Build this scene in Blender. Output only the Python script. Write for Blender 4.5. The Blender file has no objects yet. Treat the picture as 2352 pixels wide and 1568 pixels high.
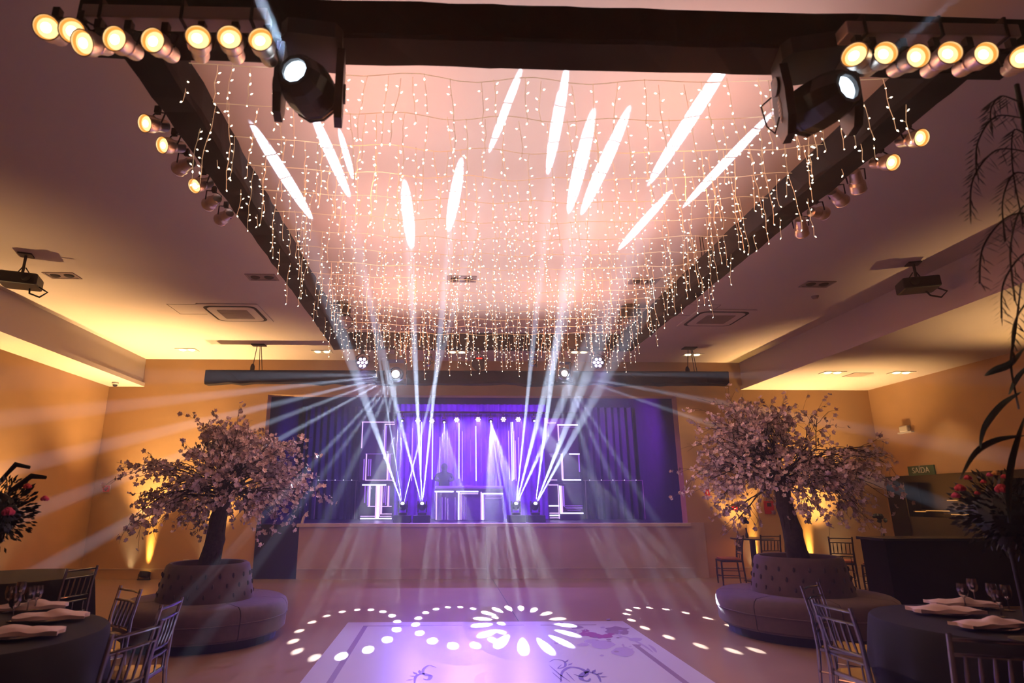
import bpy, bmesh, math, random
from mathutils import Vector, Matrix, Euler
R = math.radians; PI = math.pi
SC = bpy.context.scene; COL = SC.collection
random.seed(11)

# ---------------------------------------------------------------- camera
F = 1380.0; CX = 1060.0; CY = 784.0; PIT = R(14.93); YAW = R(1.6); H = 1.6
cam_d = bpy.data.cameras.new('camera'); cam = bpy.data.objects.new('camera', cam_d); COL.objects.link(cam)
cam.location = (0, 0, H); cam.rotation_euler = (PI/2 + PIT, 0, -YAW)
cam_d.sensor_width = 36; cam_d.lens = 36*F/2352; cam_d.shift_x = (1176-CX)/2352; cam_d.clip_end = 100
cam_d.dof.use_dof = True; cam_d.dof.focus_distance = 9.5; cam_d.dof.aperture_fstop = 1.7
SC.camera = cam
SC.view_settings.view_transform = 'Standard'; SC.view_settings.look = 'None'
SC.view_settings.gamma = 1; SC.view_settings.use_curve_mapping = False
SC.view_settings.exposure = 0.15
cy = SC.cycles
cy.use_denoising = True; cy.max_bounces = 5; cy.diffuse_bounces = 2; cy.glossy_bounces = 2
cy.transmission_bounces = 4; cy.volume_bounces = 0; cy.transparent_max_bounces = 8
cy.caustics_reflective = False; cy.caustics_refractive = False
cy.sample_clamp_indirect = 4; cy.sample_clamp_direct = 0; cy.use_light_tree = True
w = bpy.data.worlds.new('world'); SC.world = w; w.use_nodes = True
w.node_tree.nodes['Background'].inputs[0].default_value = (0.02, 0.012, 0.012, 1)
w.node_tree.nodes['Background'].inputs[1].default_value = 0.0

# ---------------------------------------------------------------- lamps
def look(o, src, dst, roll=0):
    d = (Vector(dst)-Vector(src)).normalized()
    o.location = src
    o.rotation_euler = (d.to_track_quat('-Z', 'Y').to_matrix() @ Matrix.Rotation(roll, 3, 'Z')).to_euler()
def lamp(name, kind, src, power, color, dst=None, size=1, size_y=None, cone=60, blend=.3, radius=.02, roll=0, scale=None):
    d = bpy.data.lights.new(name, kind); o = bpy.data.objects.new(name, d); COL.objects.link(o)
    d.energy = power; d.color = color
    if kind == 'AREA':
        d.shape = 'RECTANGLE'; d.size = size; d.size_y = size_y or size
    else: d.shadow_soft_size = radius
    if kind == 'SPOT': d.spot_size = R(cone); d.spot_blend = blend
    look(o, src, dst if dst else (src[0], src[1], src[2]-1), roll)
    if scale: o.scale = scale
    return o
WARM = (1, .56, .22); AMBER = (1, .5, .1); PINK = (1, .55, .42); PURPLE = (.42, .05, 1); BLUEW = (.62, .74, 1); WHITE = (.85, .9, 1)
def fy(x, y, Y):      # where the line of sight at a photograph point meets the upright plane at depth Y
    return Vector(_at(x, y, 1, Y))
def fz(x, y, z): return Vector(_at(x, y, 2, z))
def fx(x, y, X): return Vector(_at(x, y, 0, X))
def _at(px, py, ax, v):
    a = (px-CX)/F; b = (CY-py)/F
    cp, sp = math.cos(PIT), math.sin(PIT); c_, s_ = math.cos(YAW), math.sin(YAW)
    f = (s_*cp, c_*cp, sp); r = (c_, -s_, 0); u = (-s_*sp, -c_*sp, cp)
    d = [f[i]+a*r[i]+b*u[i] for i in range(3)]; o = (0, 0, H)
    t = (v-o[ax])/d[ax]
    return [o[i]+d[i]*t for i in range(3)]

ZC = 4.83; ZL = 4.17; YB = 13.9; XL = -7.75; XR = 10.1; XFL = -7.0; XFR = 7.07; ZS = 1.13; YK = 18.2; YN = -6
# unseen lamps stand in for the string lights: pale upward panels, reddish points
for k in range(3):
    lamp('string_light_glow', 'AREA', (.69, 4.2+2.4*k, 4.35), 16, (.84, .88, 1), (.69, 4.2+2.4*k, 9), 3.9, 2.2)
    for x in (-.6, 1.9): lamp('string_light_fill', 'POINT', (x, 4.2+2.4*k, 3.95), 29, (1, .27, .10), radius=.25)
# floor cans washing up the walls
UPL = [(-6.35, 13.78, 'amber uplight at the foot of the back wall left of the left sofa'), (-7.63, 10.3, 'amber uplight against the left wall behind the dark tables'), (-7.63, 6.6, 'amber uplight against the left wall, out past the picture edge'), (6.9, 13.78, 'amber uplight behind the pedestal table by the lit wall'), (8.15, 13.78, 'amber uplight in the right part of the back wall'), (9.9, 9.0, 'amber uplight against the right wall')]
for (x, y, lab), (dx, dy, p, c) in zip(UPL, [(0, .11, 130, 30), (-.11, 0, 120, 30), (-.11, 0, 80, 30), (0, .11, 120, 30), (0, .11, 120, 30), (.11, 0, 90, 30)]):
    lamp('uplight_beam', 'SPOT', (x, y, .18), p*3, (1, .58, .13), (x+dx, y+dy, 2.2), cone=58, blend=1, radius=.05, scale=(.34, 1, 1))
for x, y, tx, ty, p in [(-6.5, 13.45, -6.3, 12.9, 2100), (-5.0, 13.5, -4.8, 12.9, 1500), (-7.4, 10.6, -6.9, 10.7, 1150), (-7.4, 7.6, -6.9, 7.6, 500), (6.6, 13.5, 6.5, 12.9, 1400), (8.4, 13.45, 8.4, 13.0, 1800), (9.6, 10.4, 9.0, 10.2, 1000), (9.5, 7.4, 8.9, 7.4, 800)]:
    lamp('uplight_fill', 'SPOT', (x, y, .25), p, (1, .60, .24), (tx, ty, 4.8), cone=72, blend=1, radius=.05)  # extra lamps without fixtures, added to brighten the ceiling edges
# stage wash
lamp('stage_wash', 'AREA', (1.1, 15.3, 4.0), 230, PURPLE, (1.1, 16.9, 1.5), 5, .3)
lamp('stage_side_wash', 'SPOT', (3.3, 15.6, 4.2), 900, (.40, .06, 1), (5.6, 17.0, 3.3), cone=80, blend=1, radius=.1)
lamp('stage_side_wash', 'SPOT', (-1.6, 15.6, 4.2), 500, (.14, .12, 1), (-4.2, 17.3, 2.6), cone=80, blend=1, radius=.1)

# ---------------------------------------------------------------- beams of the moving heads through the haze
STAGE_HEADS = [Vector((-.98, 14.8, 1.5)), Vector((-.52, 14.8, 1.5)), Vector((1.71, 14.8, 1.5)), Vector((2.17, 14.8, 1.5))]
BM = [(580,290,715,500,0),(722,258,798,450,1),(780,300,810,408,0),(928,420,946,568,1),(1057,370,1032,528,1),(1190,160,1130,345,0),
      (1302,162,1258,395,2),(1360,260,1308,485,3),(1438,255,1340,488,2),(1700,105,1488,420,3),(1760,265,1578,472,3),(1520,445,1435,570,2)]
KB = 1.0
for (x1, y1, x2, y2, h) in BM:
    a = fz(x1, y1, ZC); b = fz(x2, y2, ZC); s = STAGE_HEADS[h]
    da = (a-s).normalized(); db = (b-s).normalized(); m = (da+db).normalized()
    ang = math.degrees(da.angle(db))
    lamp('moving_head_beam', 'SPOT', s+m*.15, 240000*KB, BLUEW, s+m, cone=ang*1.12, blend=.45, radius=.008, scale=(.20, 1, 1))
haze = bpy.data.materials.new('haze'); haze.use_nodes = True
nt = haze.node_tree; nt.nodes.clear()
mo = nt.nodes.new('ShaderNodeOutputMaterial'); ad = nt.nodes.new('ShaderNodeAddShader')
for i_, (dens, g_) in enumerate([(.012, .75), (.004, 0)]):
    vs = nt.nodes.new('ShaderNodeVolumeScatter'); vs.inputs['Density'].default_value = dens; vs.inputs['Anisotropy'].default_value = g_
    nt.links.new(vs.outputs[0], ad.inputs[i_])
nt.links.new(ad.outputs[0], mo.inputs['Volume'])
# ---------------------------------------------------------------- materials
def mat(name, col, rough=.6, metal=0, emit=0, ecol=None, noise=0, nscale=8, bump=0, col2=None, trans=0, spec=.5, sheen=0, alpha=1, wave=None):
    m = bpy.data.materials.new(name); m.use_nodes = True; n = m.node_tree; p = n.nodes['Principled BSDF']
    p.inputs['Base Color'].default_value = (*col, 1); p.inputs['Roughness'].default_value = rough
    p.inputs['Metallic'].default_value = metal; p.inputs['Specular IOR Level'].default_value = spec
    p.inputs['Transmission Weight'].default_value = trans; p.inputs['Sheen Weight'].default_value = sheen
    p.inputs['Alpha'].default_value = alpha
    if emit:
        p.inputs['Emission Color'].default_value = (*(ecol or col), 1); p.inputs['Emission Strength'].default_value = emit
    if noise or bump:
        tc = n.nodes.new('ShaderNodeTexCoord'); nz = n.nodes.new('ShaderNodeTexNoise')
        nz.inputs['Scale'].default_value = nscale; nz.inputs['Detail'].default_value = 5
        n.links.new(tc.outputs['Object'], nz.inputs['Vector'])
        if noise:
            r = n.nodes.new('ShaderNodeValToRGB'); e = r.color_ramp.elements
            c2 = col2 or tuple(c*(1-noise) for c in col)
            e[0].position = .35; e[0].color = (*c2, 1); e[1].position = .65; e[1].color = (*col, 1)
            n.links.new(nz.outputs['Fac'], r.inputs['Fac']); n.links.new(r.outputs['Color'], p.inputs['Base Color'])
        if bump:
            b = n.nodes.new('ShaderNodeBump'); b.inputs['Strength'].default_value = bump; b.inputs['Distance'].default_value = .02
            n.links.new(nz.outputs['Fac'], b.inputs['Height']); n.links.new(b.outputs['Normal'], p.inputs['Normal'])
    return m
def glow(name, col, s, sampled=True):
    m = bpy.data.materials.new(name); m.use_nodes = True; n = m.node_tree; n.nodes.clear()
    e = n.nodes.new('ShaderNodeEmission'); e.inputs[0].default_value = (*col, 1); e.inputs[1].default_value = s
    o = n.nodes.new('ShaderNodeOutputMaterial'); n.links.new(e.outputs[0], o.inputs[0])
    if not sampled: m.cycles.emission_sampling = 'NONE'
    return m
def acrylic(name, tint):
    m = bpy.data.materials.new(name); m.use_nodes = True; n = m.node_tree; n.nodes.clear()
    t = n.nodes.new('ShaderNodeBsdfTransparent'); t.inputs[0].default_value = (*tint, 1)
    g = n.nodes.new('ShaderNodeBsdfGlossy'); g.inputs['Roughness'].default_value = .12; g.inputs[0].default_value = (.95, .95, 1, 1)
    f = n.nodes.new('ShaderNodeLayerWeight'); f.inputs[0].default_value = .68
    x = n.nodes.new('ShaderNodeMixShader'); o = n.nodes.new('ShaderNodeOutputMaterial')
    n.links.new(f.outputs['Fresnel'], x.inputs[0]); n.links.new(t.outputs[0], x.inputs[1]); n.links.new(g.outputs[0], x.inputs[2]); n.links.new(x.outputs[0], o.inputs[0])
    return m
M = dict(
 wall=mat('wall_plaster', (.62, .37, .17), .8, noise=.14, nscale=1.1, bump=.1), ceil=mat('ceiling_paint', (.74, .63, .56), .85, noise=.04, nscale=.6),
 floor=mat('polished_resin_floor', (.42, .29, .20), .2, noise=.07, nscale=1.5), stage=mat('stage_front_plaster', (.62, .47, .40), .55, noise=.12, nscale=2),
 slab=mat('stone_cap', (.66, .55, .46), .4, noise=.08, nscale=5), black=mat('black_drape', (.016, .011, .012), .9, noise=.3, nscale=3, bump=.2, spec=.15),
 blackm=mat('black_housing', (.014, .010, .010), .45, noise=.2, nscale=20), blackg=mat('black_gloss', (.01, .008, .008), .25, noise=.2, nscale=9),
 stagefl=mat('stage_deck', (.05, .04, .06), .3, noise=.2, nscale=4), curtain=mat('purple_satin', (.36, .08, .9), .5, noise=.3, nscale=3, spec=.4),
 drape=mat('dark_drape', (.035, .02, .06), .85, noise=.3, nscale=4), chrome=mat('chrome_can', (.85, .72, .62), .36, .8, noise=.12, nscale=14), gap=mat('dark_gap', (.03, .02, .018), .9),
 suede=mat('mauve_suede', (.125, .078, .078), .85, noise=.2, nscale=12, bump=.15, sheen=.3), button=mat('dark_button', (.05, .03, .03), .6),
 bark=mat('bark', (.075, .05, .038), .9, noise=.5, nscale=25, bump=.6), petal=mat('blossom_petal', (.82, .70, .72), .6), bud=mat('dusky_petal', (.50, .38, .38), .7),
 vinyl=mat('white_vinyl', (.62, .60, .66), .30, noise=.03, nscale=1), print_=mat('purple_print', (.12, .05, .20), .4), rosep=mat('printed_rose', (.30, .05, .20), .4),
 leafp=mat('printed_leaf', (.42, .33, .50), .4), borderp=mat('printed_border', (.27, .17, .25), .4), palep=mat('pale_pink_print', (.72, .60, .74), .35),
 wood=mat('dark_wood', (.035, .018, .012), .4, noise=.4, nscale=15), orange=mat('orange_cushion', (.45, .13, .05), .7, noise=.2), cloth=mat('black_cloth', (.011, .008, .008), .9, noise=.3, nscale=5, bump=.1),
 napkin=mat('white_napkin', (.80, .68, .66), .8, noise=.05), plate=mat('plate', (.5, .42, .42), .25), acr=acrylic('clear_acrylic', (.90, .90, .95)), glass=acrylic('clear_glass', (.96, .96, .98)),
 rose=mat('rose_petals', (.75, .07, .10), .6, noise=.3, nscale=30), pinkr=mat('pink_petals', (.85, .10, .28), .6, noise=.2, nscale=30), yel=mat('yellow_petals', (.85, .5, .1), .6),
 leaf=mat('leaf_green', (.03, .055, .025), .5, noise=.4, nscale=9), frond=mat('blue_green_frond', (.10, .22, .20), .45, noise=.3, nscale=6), darkleaf=mat('dark_foliage', (.015, .025, .013), .6, noise=.4, nscale=12),
 red=mat('red_sign', (.62, .02, .02), .5), white=mat('white_plastic', (.75, .70, .62), .5), green=mat('green_sign', (.02, .07, .04), .5), sil=mat('silver_board', (.55, .45, .38), .45, .3), grey=mat('grille_grey', (.28, .20, .20), .6),
 skin=mat('skin', (.35, .2, .15), .6), darkcl=mat('dark_clothes', (.02, .015, .03), .8), wirem=mat('self_lit_wire', (.95, .80, .55), .5, emit=.25, ecol=(1, .65, .35)),  # string wire emits faintly, so it reads as lit by its bulbs
 bulb=glow('warm_bulb', (1, .84, .58), 11, False), par=glow('par_lamp_warm', (1, .66, .27), 1.7), parhot=glow('par_filament', (1, .86, .6), 5, False), ringm=glow('par_lamp_rim', (1, .36, .06), 1.1, False), hot=glow('white_lens', (.75, .88, 1), 22), lens=glow('beam_lens', (.70, .85, 1), 3, False),
 ledp=glow('purple_led', (.75, .55, 1), 6, False), down=glow('downlight_bulb', (1, .75, .35), 9, False), line=glow('violet_led_line', (.66, .42, 1), 1.5, False), line2=glow('pale_led_line', (.72, .70, 1), 1.9, False),
 dimline=glow('dim_violet_led_line', (.40, .15, .95), .8, False), gold2=mat('amber_glow', (.8,.45,.05), .6, emit=.45, ecol=(1,.55,.03)), redled=glow('red_display', (1, .03, .02), 2, False), gold=glow('lit_shelf', (1, .42, .10), .7, False), uplens=glow('uplight_lens', (1, .65, .2), 12, False))

# ---------------------------------------------------------------- mesh helpers
def basis(d):
    d = Vector(d).normalized(); a = Vector((0, 0, 1)) if abs(d.z) < .95 else Vector((1, 0, 0))
    u = d.cross(a).normalized(); return u, d.cross(u).normalized(), d
class MB:
    def __init__(s): s.v = []; s.f = []
    def add(s, vs, fs):
        k = len(s.v); s.v += [tuple(v) for v in vs]; s.f += [tuple(i+k for i in f) for f in fs]; return s
    def box(s, a, b, bev=0, mtx=None):
        x0, y0, z0 = a; x1, y1, z1 = b
        if not bev:
            vs = [(x0,y0,z0),(x1,y0,z0),(x1,y1,z0),(x0,y1,z0),(x0,y0,z1),(x1,y0,z1),(x1,y1,z1),(x0,y1,z1)]
            fs = [(0,3,2,1),(4,5,6,7),(0,1,5,4),(1,2,6,5),(2,3,7,6),(3,0,4,7)]
        else:
            bm = bmesh.new(); bmesh.ops.create_cube(bm, size=1)
            for v in bm.verts: v.co = Vector(((x0+x1)/2+v.co.x*(x1-x0), (y0+y1)/2+v.co.y*(y1-y0), (z0+z1)/2+v.co.z*(z1-z0)))
            bmesh.ops.bevel(bm, geom=bm.edges[:], offset=bev, segments=2, affect='EDGES', profile=.5)
            bm.verts.index_update(); vs = [v.co.copy() for v in bm.verts]; fs = [[v.index for v in f.verts] for f in bm.faces]; bm.free()
        if mtx: vs = [mtx @ Vector(v) for v in vs]
        return s.add(vs, fs)
    def tube(s, pts, r, n=6, cap=True):
        pts = [Vector(p) for p in pts]; m = len(pts); rr = r if isinstance(r, (list, tuple)) else [r]*m
        vs = []; u = None
        for i, p in enumerate(pts):
            d = (pts[min(i+1, m-1)]-pts[max(i-1, 0)])
            if d.length < 1e-9: d = Vector((0, 0, 1))
            d.normalize()
            if u is None: u = basis(d)[0]
            u = (u-d*u.dot(d)); u = u.normalized() if u.length > 1e-6 else basis(d)[0]
            w_ = d.cross(u)
            for k in range(n):
                t = 2*PI*k/n; vs.append(p+(u*math.cos(t)+w_*math.sin(t))*rr[i])
        fs = [(i*n+k, i*n+(k+1) % n, (i+1)*n+(k+1) % n, (i+1)*n+k) for i in range(m-1) for k in range(n)]
        if cap: fs += [tuple(range(n))[::-1], tuple(range((m-1)*n, m*n))]
        return s.add(vs, fs)
    def lathe(s, prof, o=(0, 0, 0), d=(0, 0, 1), n=24, a0=0, a1=2*PI, cap=False):
        u, w_, d = basis(d); o = Vector(o); full = abs(a1-a0-2*PI) < 1e-6; c = n if full else n+1
        vs = []
        for (r, h) in prof:
            for k in range(c):
                t = a0+(a1-a0)*k/n; vs.append(o+d*h+(u*math.cos(t)+w_*math.sin(t))*r)
        fs = [(i*c+k, i*c+(k+1) % c, (i+1)*c+(k+1) % c, (i+1)*c+k) for i in range(len(prof)-1) for k in range(n)]
        if not full or cap: fs += [tuple(range(c))[::-1], tuple(range((len(prof)-1)*c, len(prof)*c))] if full else [tuple(i*c for i in range(len(prof))), tuple(i*c+c-1 for i in range(len(prof)))[::-1]]
        return s.add(vs, fs)
    def ball(s, c, r, n=8, m=6, sc=(1, 1, 1), jit=0):
        vs = []; c = Vector(c)
        for i in range(m+1):
            p = PI*i/m
            for k in range(n):
                t = 2*PI*k/n; q = r*(1+random.uniform(-jit, jit))
                vs.append(c+Vector((math.sin(p)*math.cos(t)*sc[0], math.sin(p)*math.sin(t)*sc[1], math.cos(p)*sc[2]))*q)
        return s.add(vs, [(i*n+k, i*n+(k+1) % n, (i+1)*n+(k+1) % n, (i+1)*n+k) for i in range(m) for k in range(n)])
    def disc(s, c, d, r, n=20, th=.002):
        u, w_, d = basis(d); c = Vector(c)
        return s.tube([c-d*th/2, c+d*th/2], r, n)
    def prism(s, pts, z0, z1, mtx=None):
        n = len(pts); vs = [Vector((x, y, z0)) for x, y in pts]+[Vector((x, y, z1)) for x, y in pts]
        if mtx: vs = [mtx @ v for v in vs]
        return s.add(vs, [tuple(range(n))[::-1], tuple(range(n, 2*n))]+[(i, (i+1) % n, (i+1) % n+n, i+n) for i in range(n)])
    def mesh(s, name, m, smooth=False):
        me = bpy.data.meshes.new(name); me.from_pydata(s.v, [], s.f); me.materials.append(m)
        if smooth:
            me.polygons.foreach_set('use_smooth', [True]*len(me.polygons))
            try: me.set_sharp_from_angle(angle=R(42))
            except Exception: pass
        me.update(); return me
    def build(s, name, m, parent=None, smooth=False, label=None, kind=None):
        o = bpy.data.objects.new(name, s.mesh(name, m, smooth)); COL.objects.link(o)
        if parent: o.parent = parent
        if label: o['label'] = label
        if kind: o['kind'] = kind
        return o
def fixn(o):
    bm = bmesh.new(); bm.from_mesh(o.data); bmesh.ops.recalc_face_normals(bm, faces=bm.faces[:]); bm.to_mesh(o.data); bm.free(); return o
def tag(o, label, cat, group=None, kind=None):
    o['label'] = label; o['category'] = cat
    if group: o['group'] = group
    if kind: o['kind'] = kind
    return o
def thing(name, label, cat, loc=(0, 0, 0), rz=0, group=None):
    o = bpy.data.objects.new(name, None); COL.objects.link(o); o.empty_display_size = .1
    o.location = loc; o.rotation_euler = (0, 0, rz); return tag(o, label, cat, group)
def struct(name, mb, m, parent=None):
    o = mb.build(name, m, parent)
    if not parent: o['kind'] = 'structure'
    return o
KIDS = {}
def copy_tree(o, parent=None):
    c = o.copy(); COL.objects.link(c); c.parent = parent
    for ch in list(o.children): copy_tree(ch, c)
    return c
def dup(root, label, loc, rz=None, rot=None, group=None, scale=None):
    c = copy_tree(root); c.location = loc; c['label'] = label
    if rz is not None: c.rotation_euler = (0, 0, rz)
    if rot is not None: c.rotation_euler = rot
    if group: c['group'] = group
    if scale: c.scale = (scale,)*3
    return c

# ---------------------------------------------------------------- the hall itself
struct('floor', MB().box((XL-.2, YN-.2, -.12), (XR+.2, YB, 0)), M['floor'])
seam = MB().box((1.04, 9.0, 0), (1.05, YB-.02, .0012)); struct('trim_1', seam, M['gap'])
struct('ceiling', MB().box((XFL, YN, ZC), (XFR, YB+.01, ZC+.12)), M['ceil'])
struct('ceiling_left', MB().box((XL, YN, ZL), (XFL, YB+.01, ZC+.12)).box((XFL, YN, ZL), (XFL+.05, YB, ZL+.09)), M['ceil'])
struct('ceiling_right', MB().box((XFR, YN, ZL), (XR, YB+.01, ZC+.12)).box((XFR-.05, YN, ZL), (XFR, YB, ZL+.09)), M['ceil'])
struct('wall_left', MB().box((XL-.15, YN, 0), (XL, YB+.3, ZC)), M['wall'])
struct('wall_right', MB().box((XR, YN, 0), (XR+.15, YB+.3, ZC)), M['wall'])
struct('wall_near', MB().box((XL, YN-.15, 0), (XR, YN, ZC)), M['wall'])
OL, OR = -4.1, 5.46
struct('wall_back', MB().box((XL, YB, 0), (OL, YB+.3, ZC)).box((OR, YB, 0), (XR, YB+.3, ZC)).box((OL, YB, 4.0), (OR, YB+.3, ZC)), M['wall'])
struct('trim_2', MB().box((XL, YB-.012, .2), (OL, YB, .212)).box((OR+.5, YB-.012, .2), (XR, YB, .212)), M['slab'])
struct('trim_3', MB().box((OR-.06, YB-.06, 0), (OR+.34, YB+.02, 1.15)), M['stage'])
# stage house
struct('stage_floor', MB().box((OL, YB, 0), (OR, YK, ZS-.01)), M['stagefl'])
struct('stage_front', MB().box((-3.15, YB-.12, 0), (OR, YB, ZS-.05)).box((.93, YB-.17, 0), (1.17, YB, ZS-.05)), M['stage'])
struct('trim_4', MB().box((-3.2, YB-.18, ZS-.06), (OR, YB+.14, ZS+.012), .01), M['slab'])
struct('trim_5', MB().box((-3.15, YB-.135, .2), (.93, YB-.12, .213)).box((1.17, YB-.135, .2), (OR, YB-.12, .213)), M['slab'])
struct('stage_side_panel_1', MB().box((OL, YB-.05, 0), (-3.17, YB, ZS-.02)), M['blackm'])  # black skirting panel closing the left end of the stage front
struct('wall_stage_back', MB().box((OL-.3, YK, ZS), (OR+.3, YK+.1, 5.0)), M['drape'])
struct('wall_stage_left', MB().box((OL-.3, YB+.3, 0), (OL-.2, YK, 5.0)), M['drape'])
struct('wall_stage_right', MB().box((OR+.2, YB+.3, 0), (OR+.3, YK, 5.0)), M['drape'])
struct('ceiling_stage', MB().box((OL-.3, YB+.3, 4.75), (OR+.3, YK, 4.85)), M['drape'])
def pleats(x0, x1, y, z0, z1, n, amp, name, m, label):
    b = MB(); k = n*8; vs = []
    for i in range(k+1):
        t = i/k; x = x0+(x1-x0)*t; o = amp*math.sin(t*n*2*PI)+amp*.4*math.sin(t*n*4.6)
        vs += [(x, y+o, z0), (x, y+o*.8, z1), (x, y+o+.03, z0), (x, y+o*.8+.03, z1)]
    fs = []
    for i in range(k): a = i*4; c = a+4; fs += [(a, c, c+1, a+1), (a+2, a+3, c+3, c+2), (a, a+2, c+2, c), (a+1, c+1, c+3, a+3)]
    return tag(b.add(vs, fs).build(name, m, None, True), label, 'curtain')
pleats(-4.05, -2.3, 17.6, ZS, 4.3, 9, .05, 'stage_drape', M['drape'], 'dark blue-black drape left of the LED towers on stage')
pleats(3.95, 5.55, 17.6, ZS, 4.3, 8, .05, 'stage_drape', M['drape'], 'dark violet drape covering the right end of the stage')
pleats(-1.42, 3.02, 17.75, ZS, 4.4, 26, .04, 'stage_curtain', M['curtain'], 'bright purple satin curtain hanging behind the turntable booth')

# ---------------------------------------------------------------- black wrapped trusses
def drape(mb, a, b, w, h, seg=26, amp=.012, sag=0):
    a = Vector(a); b = Vector(b); d = (b-a); L = d.length; d.normalize(); sd = Vector((-d.y, d.x, 0)); vs = []
    for i in range(seg+1):
        t = i/seg; c = a+d*(L*t); s_ = [random.uniform(-amp, amp) for _ in range(8)]; dz = -sag*random.random()
        k = .86
        ring = [(-w/2+s_[0], -h/2*k), (-w/2*k, -h/2+dz+s_[1]*.5), (w/2*k, -h/2+dz+s_[2]*.5), (w/2+s_[3], -h/2*k), (w/2+s_[4], h/2*k), (w/2*k, h/2), (-w/2*k, h/2), (-w/2+s_[7], h/2*k)]
        vs += [c+sd*x+Vector((0, 0, z)) for x, z in ring]
    n = 8; fs = [(i*n+k, i*n+(k+1) % n, (i+1)*n+(k+1) % n, (i+1)*n+k) for i in range(seg) for k in range(n)]
    fs += [tuple(range(n))[::-1], tuple(range(seg*n, seg*n+n))]
    return mb.add(vs, fs)
TZ = 4.33; TW = .26; TX0, TX1, TY0, TY1 = -1.97, 3.33, 2.92, 10.38
tr = thing('lighting_truss', 'big rectangular black-wrapped truss frame hung under the ceiling round the fairy lights', 'truss', (.69, 6.65, TZ))
def rel(o, root): o.matrix_parent_inverse = Matrix.Translation(-root.location); return o
rel(fixn(drape(MB(), (TX0-.15, TY0+.11, TZ), (TX1+.2, TY0+.15, TZ), TW, TW).build('near_beam', M['black'], tr)), tr)
rel(fixn(drape(MB(), (TX0, TY1-.13, TZ), (TX1, TY1-.13, TZ), TW, TW, amp=.02).build('far_beam', M['black'], tr)), tr)
rel(fixn(drape(MB(), (TX0+.13, TY0+.2, TZ), (TX0+.13, TY1-.1, TZ), TW, TW, 40, .014, .02).build('side_beam', M['black'], tr)), tr)
rel(fixn(drape(MB(), (TX1-.13, TY0+.2, TZ), (TX1-.13, TY1-.1, TZ), TW, TW, 40, .014, .02).build('side_beam', M['black'], tr)), tr)
for hx, hy in ((TX0+.13, 9.9), (TX1-.13, 9.9), (TX0+.13, 3.6), (TX1-.13, 3.6), (TX0+.13, 6.9), (TX1-.13, 6.9)):
    rel(MB().tube([(hx, hy, TZ+.12), (hx, hy, ZC)], .006, 5).tube([(hx+.05, hy, TZ+.12), (hx+.03, hy, ZC)], .006, 5).build('suspension_cable', M['gap'], tr), tr)
for i, hx in enumerate((TX0+.22, TX1-.22)):
    t = thing('chain_hoist', ['black chain hoist above the far left truss corner', 'black chain hoist above the far right truss corner'][i], 'hoist', (hx, 9.6, ZC-.14), 0, 'hoists of the truss')
    MB().box((-.16, -.09, -.09), (.16, .09, .10), .02).build('body', M['blackm'], t)
    MB().box((-.05, -.05, .09), (.05, .05, .14)).build('bracket', M['gap'], t)
    s = -1 if i else 1
    MB().tube([(s*.12, 0, -.08), (s*.2, 0, -.15), (s*.22, 0, -.25), (s*.14, 0, -.33), (-s*.02, 0, -.38)], .008, 5).build('cable', M['gap'], t)
dt = thing('draped_pipe', 'long horizontal black-wrapped truss hung in front of the stage opening', 'truss', (.5, 12.5, 4.13))
rel(fixn(drape(MB(), (-4.98, 12.5, 4.13), (6.03, 12.5, 4.16), .26, .25, 46, .018, .05).build('fabric_wrap', M['black'], dt)), dt)
for hx, k in ((-3.97, 0), (5.3, 0)):
    b = MB().box((hx-.14, 12.4, ZC-.02), (hx+.14, 12.6, ZC))
    for dx in (-.05, .05, .09): b.tube([(hx+dx*.6, 12.5, ZC-.02), (hx+dx*1.6-.02, 12.5, 4.22)], .008, 5)
    b.ball((hx-.09, 12.5, 4.32), .05, 6, 5, (1, 1, 2))
    rel(b.build('hanger', M['gap'], dt), dt)
# ---------------------------------------------------------------- lamps on the trusses
def par_can(lens, tail, label, lit=True, group=None, bar_z=None):
    lens = Vector(lens); tail = Vector(tail); d = (lens-tail).normalized()
    t = thing('par_lamp', label, 'spotlight', tail, 0, group)
    L = .2; q = d*0
    b = MB().lathe([(0, -.005), (.02, -.004), (.042, .004), (.046, .02), (.046, .085), (.05, .09), (.05, .10), (.047, .105), (.058, .125), (.062, .13), (.062, .196), (.066, .2), (.060, .2), (.056, .17)], q, d, 26)
    fixn(b.build('housing', M['chrome'], t, True))
    lm = MB().lathe([(0, .186), (.03, .184), (.05, .178)], q, d, 22); lm.build('lens', M['par'] if lit else M['gap'], t, True)
    if lit: MB().lathe([(0, .190), (.02, .188), (.026, .186)], q+d.cross(Vector((0, 0, 1)))*.006, d, 14).build('filament', M['parhot'], t, True); MB().lathe([(.050, .1775), (.060, .192)], q, d, 26).build('rim_glow', M['ringm'], t, True)
    u, w_, _ = basis(d); up = Vector((0, 0, 1)); sd = d.cross(up).normalized() if abs(d.z) < .95 else u
    top = d*.1+Vector((0, 0, .10))
    MB().tube([d*.11+sd*.064, d*.09+sd*.07+Vector((0, 0, .08)), top+sd*.02, top-sd*.02, d*.09-sd*.07+Vector((0, 0, .08)), d*.11-sd*.064], .006, 5).box(top+Vector((-.018, -.018, -.005)), top+Vector((.018, .018, .05))).build('yoke', M['gap'], t)
    return t
def along(px, py, L, dist, far):   # point on the sight line at px,py lying at distance dist from L
    p = fy(px, py, 5.0); o = Vector((0, 0, H)); d = (p-o).normalized(); m = L-o
    b = m.dot(d); c = m.dot(m)-dist*dist; disc = b*b-c
    r = math.sqrt(max(disc, 0)); return o+d*(b+r if far else b-r)
G1 = 'chrome lamps on the near truss'; G2 = 'chrome lamps along the left side truss'; G3 = 'chrome lamps along the right side truss'
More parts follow.
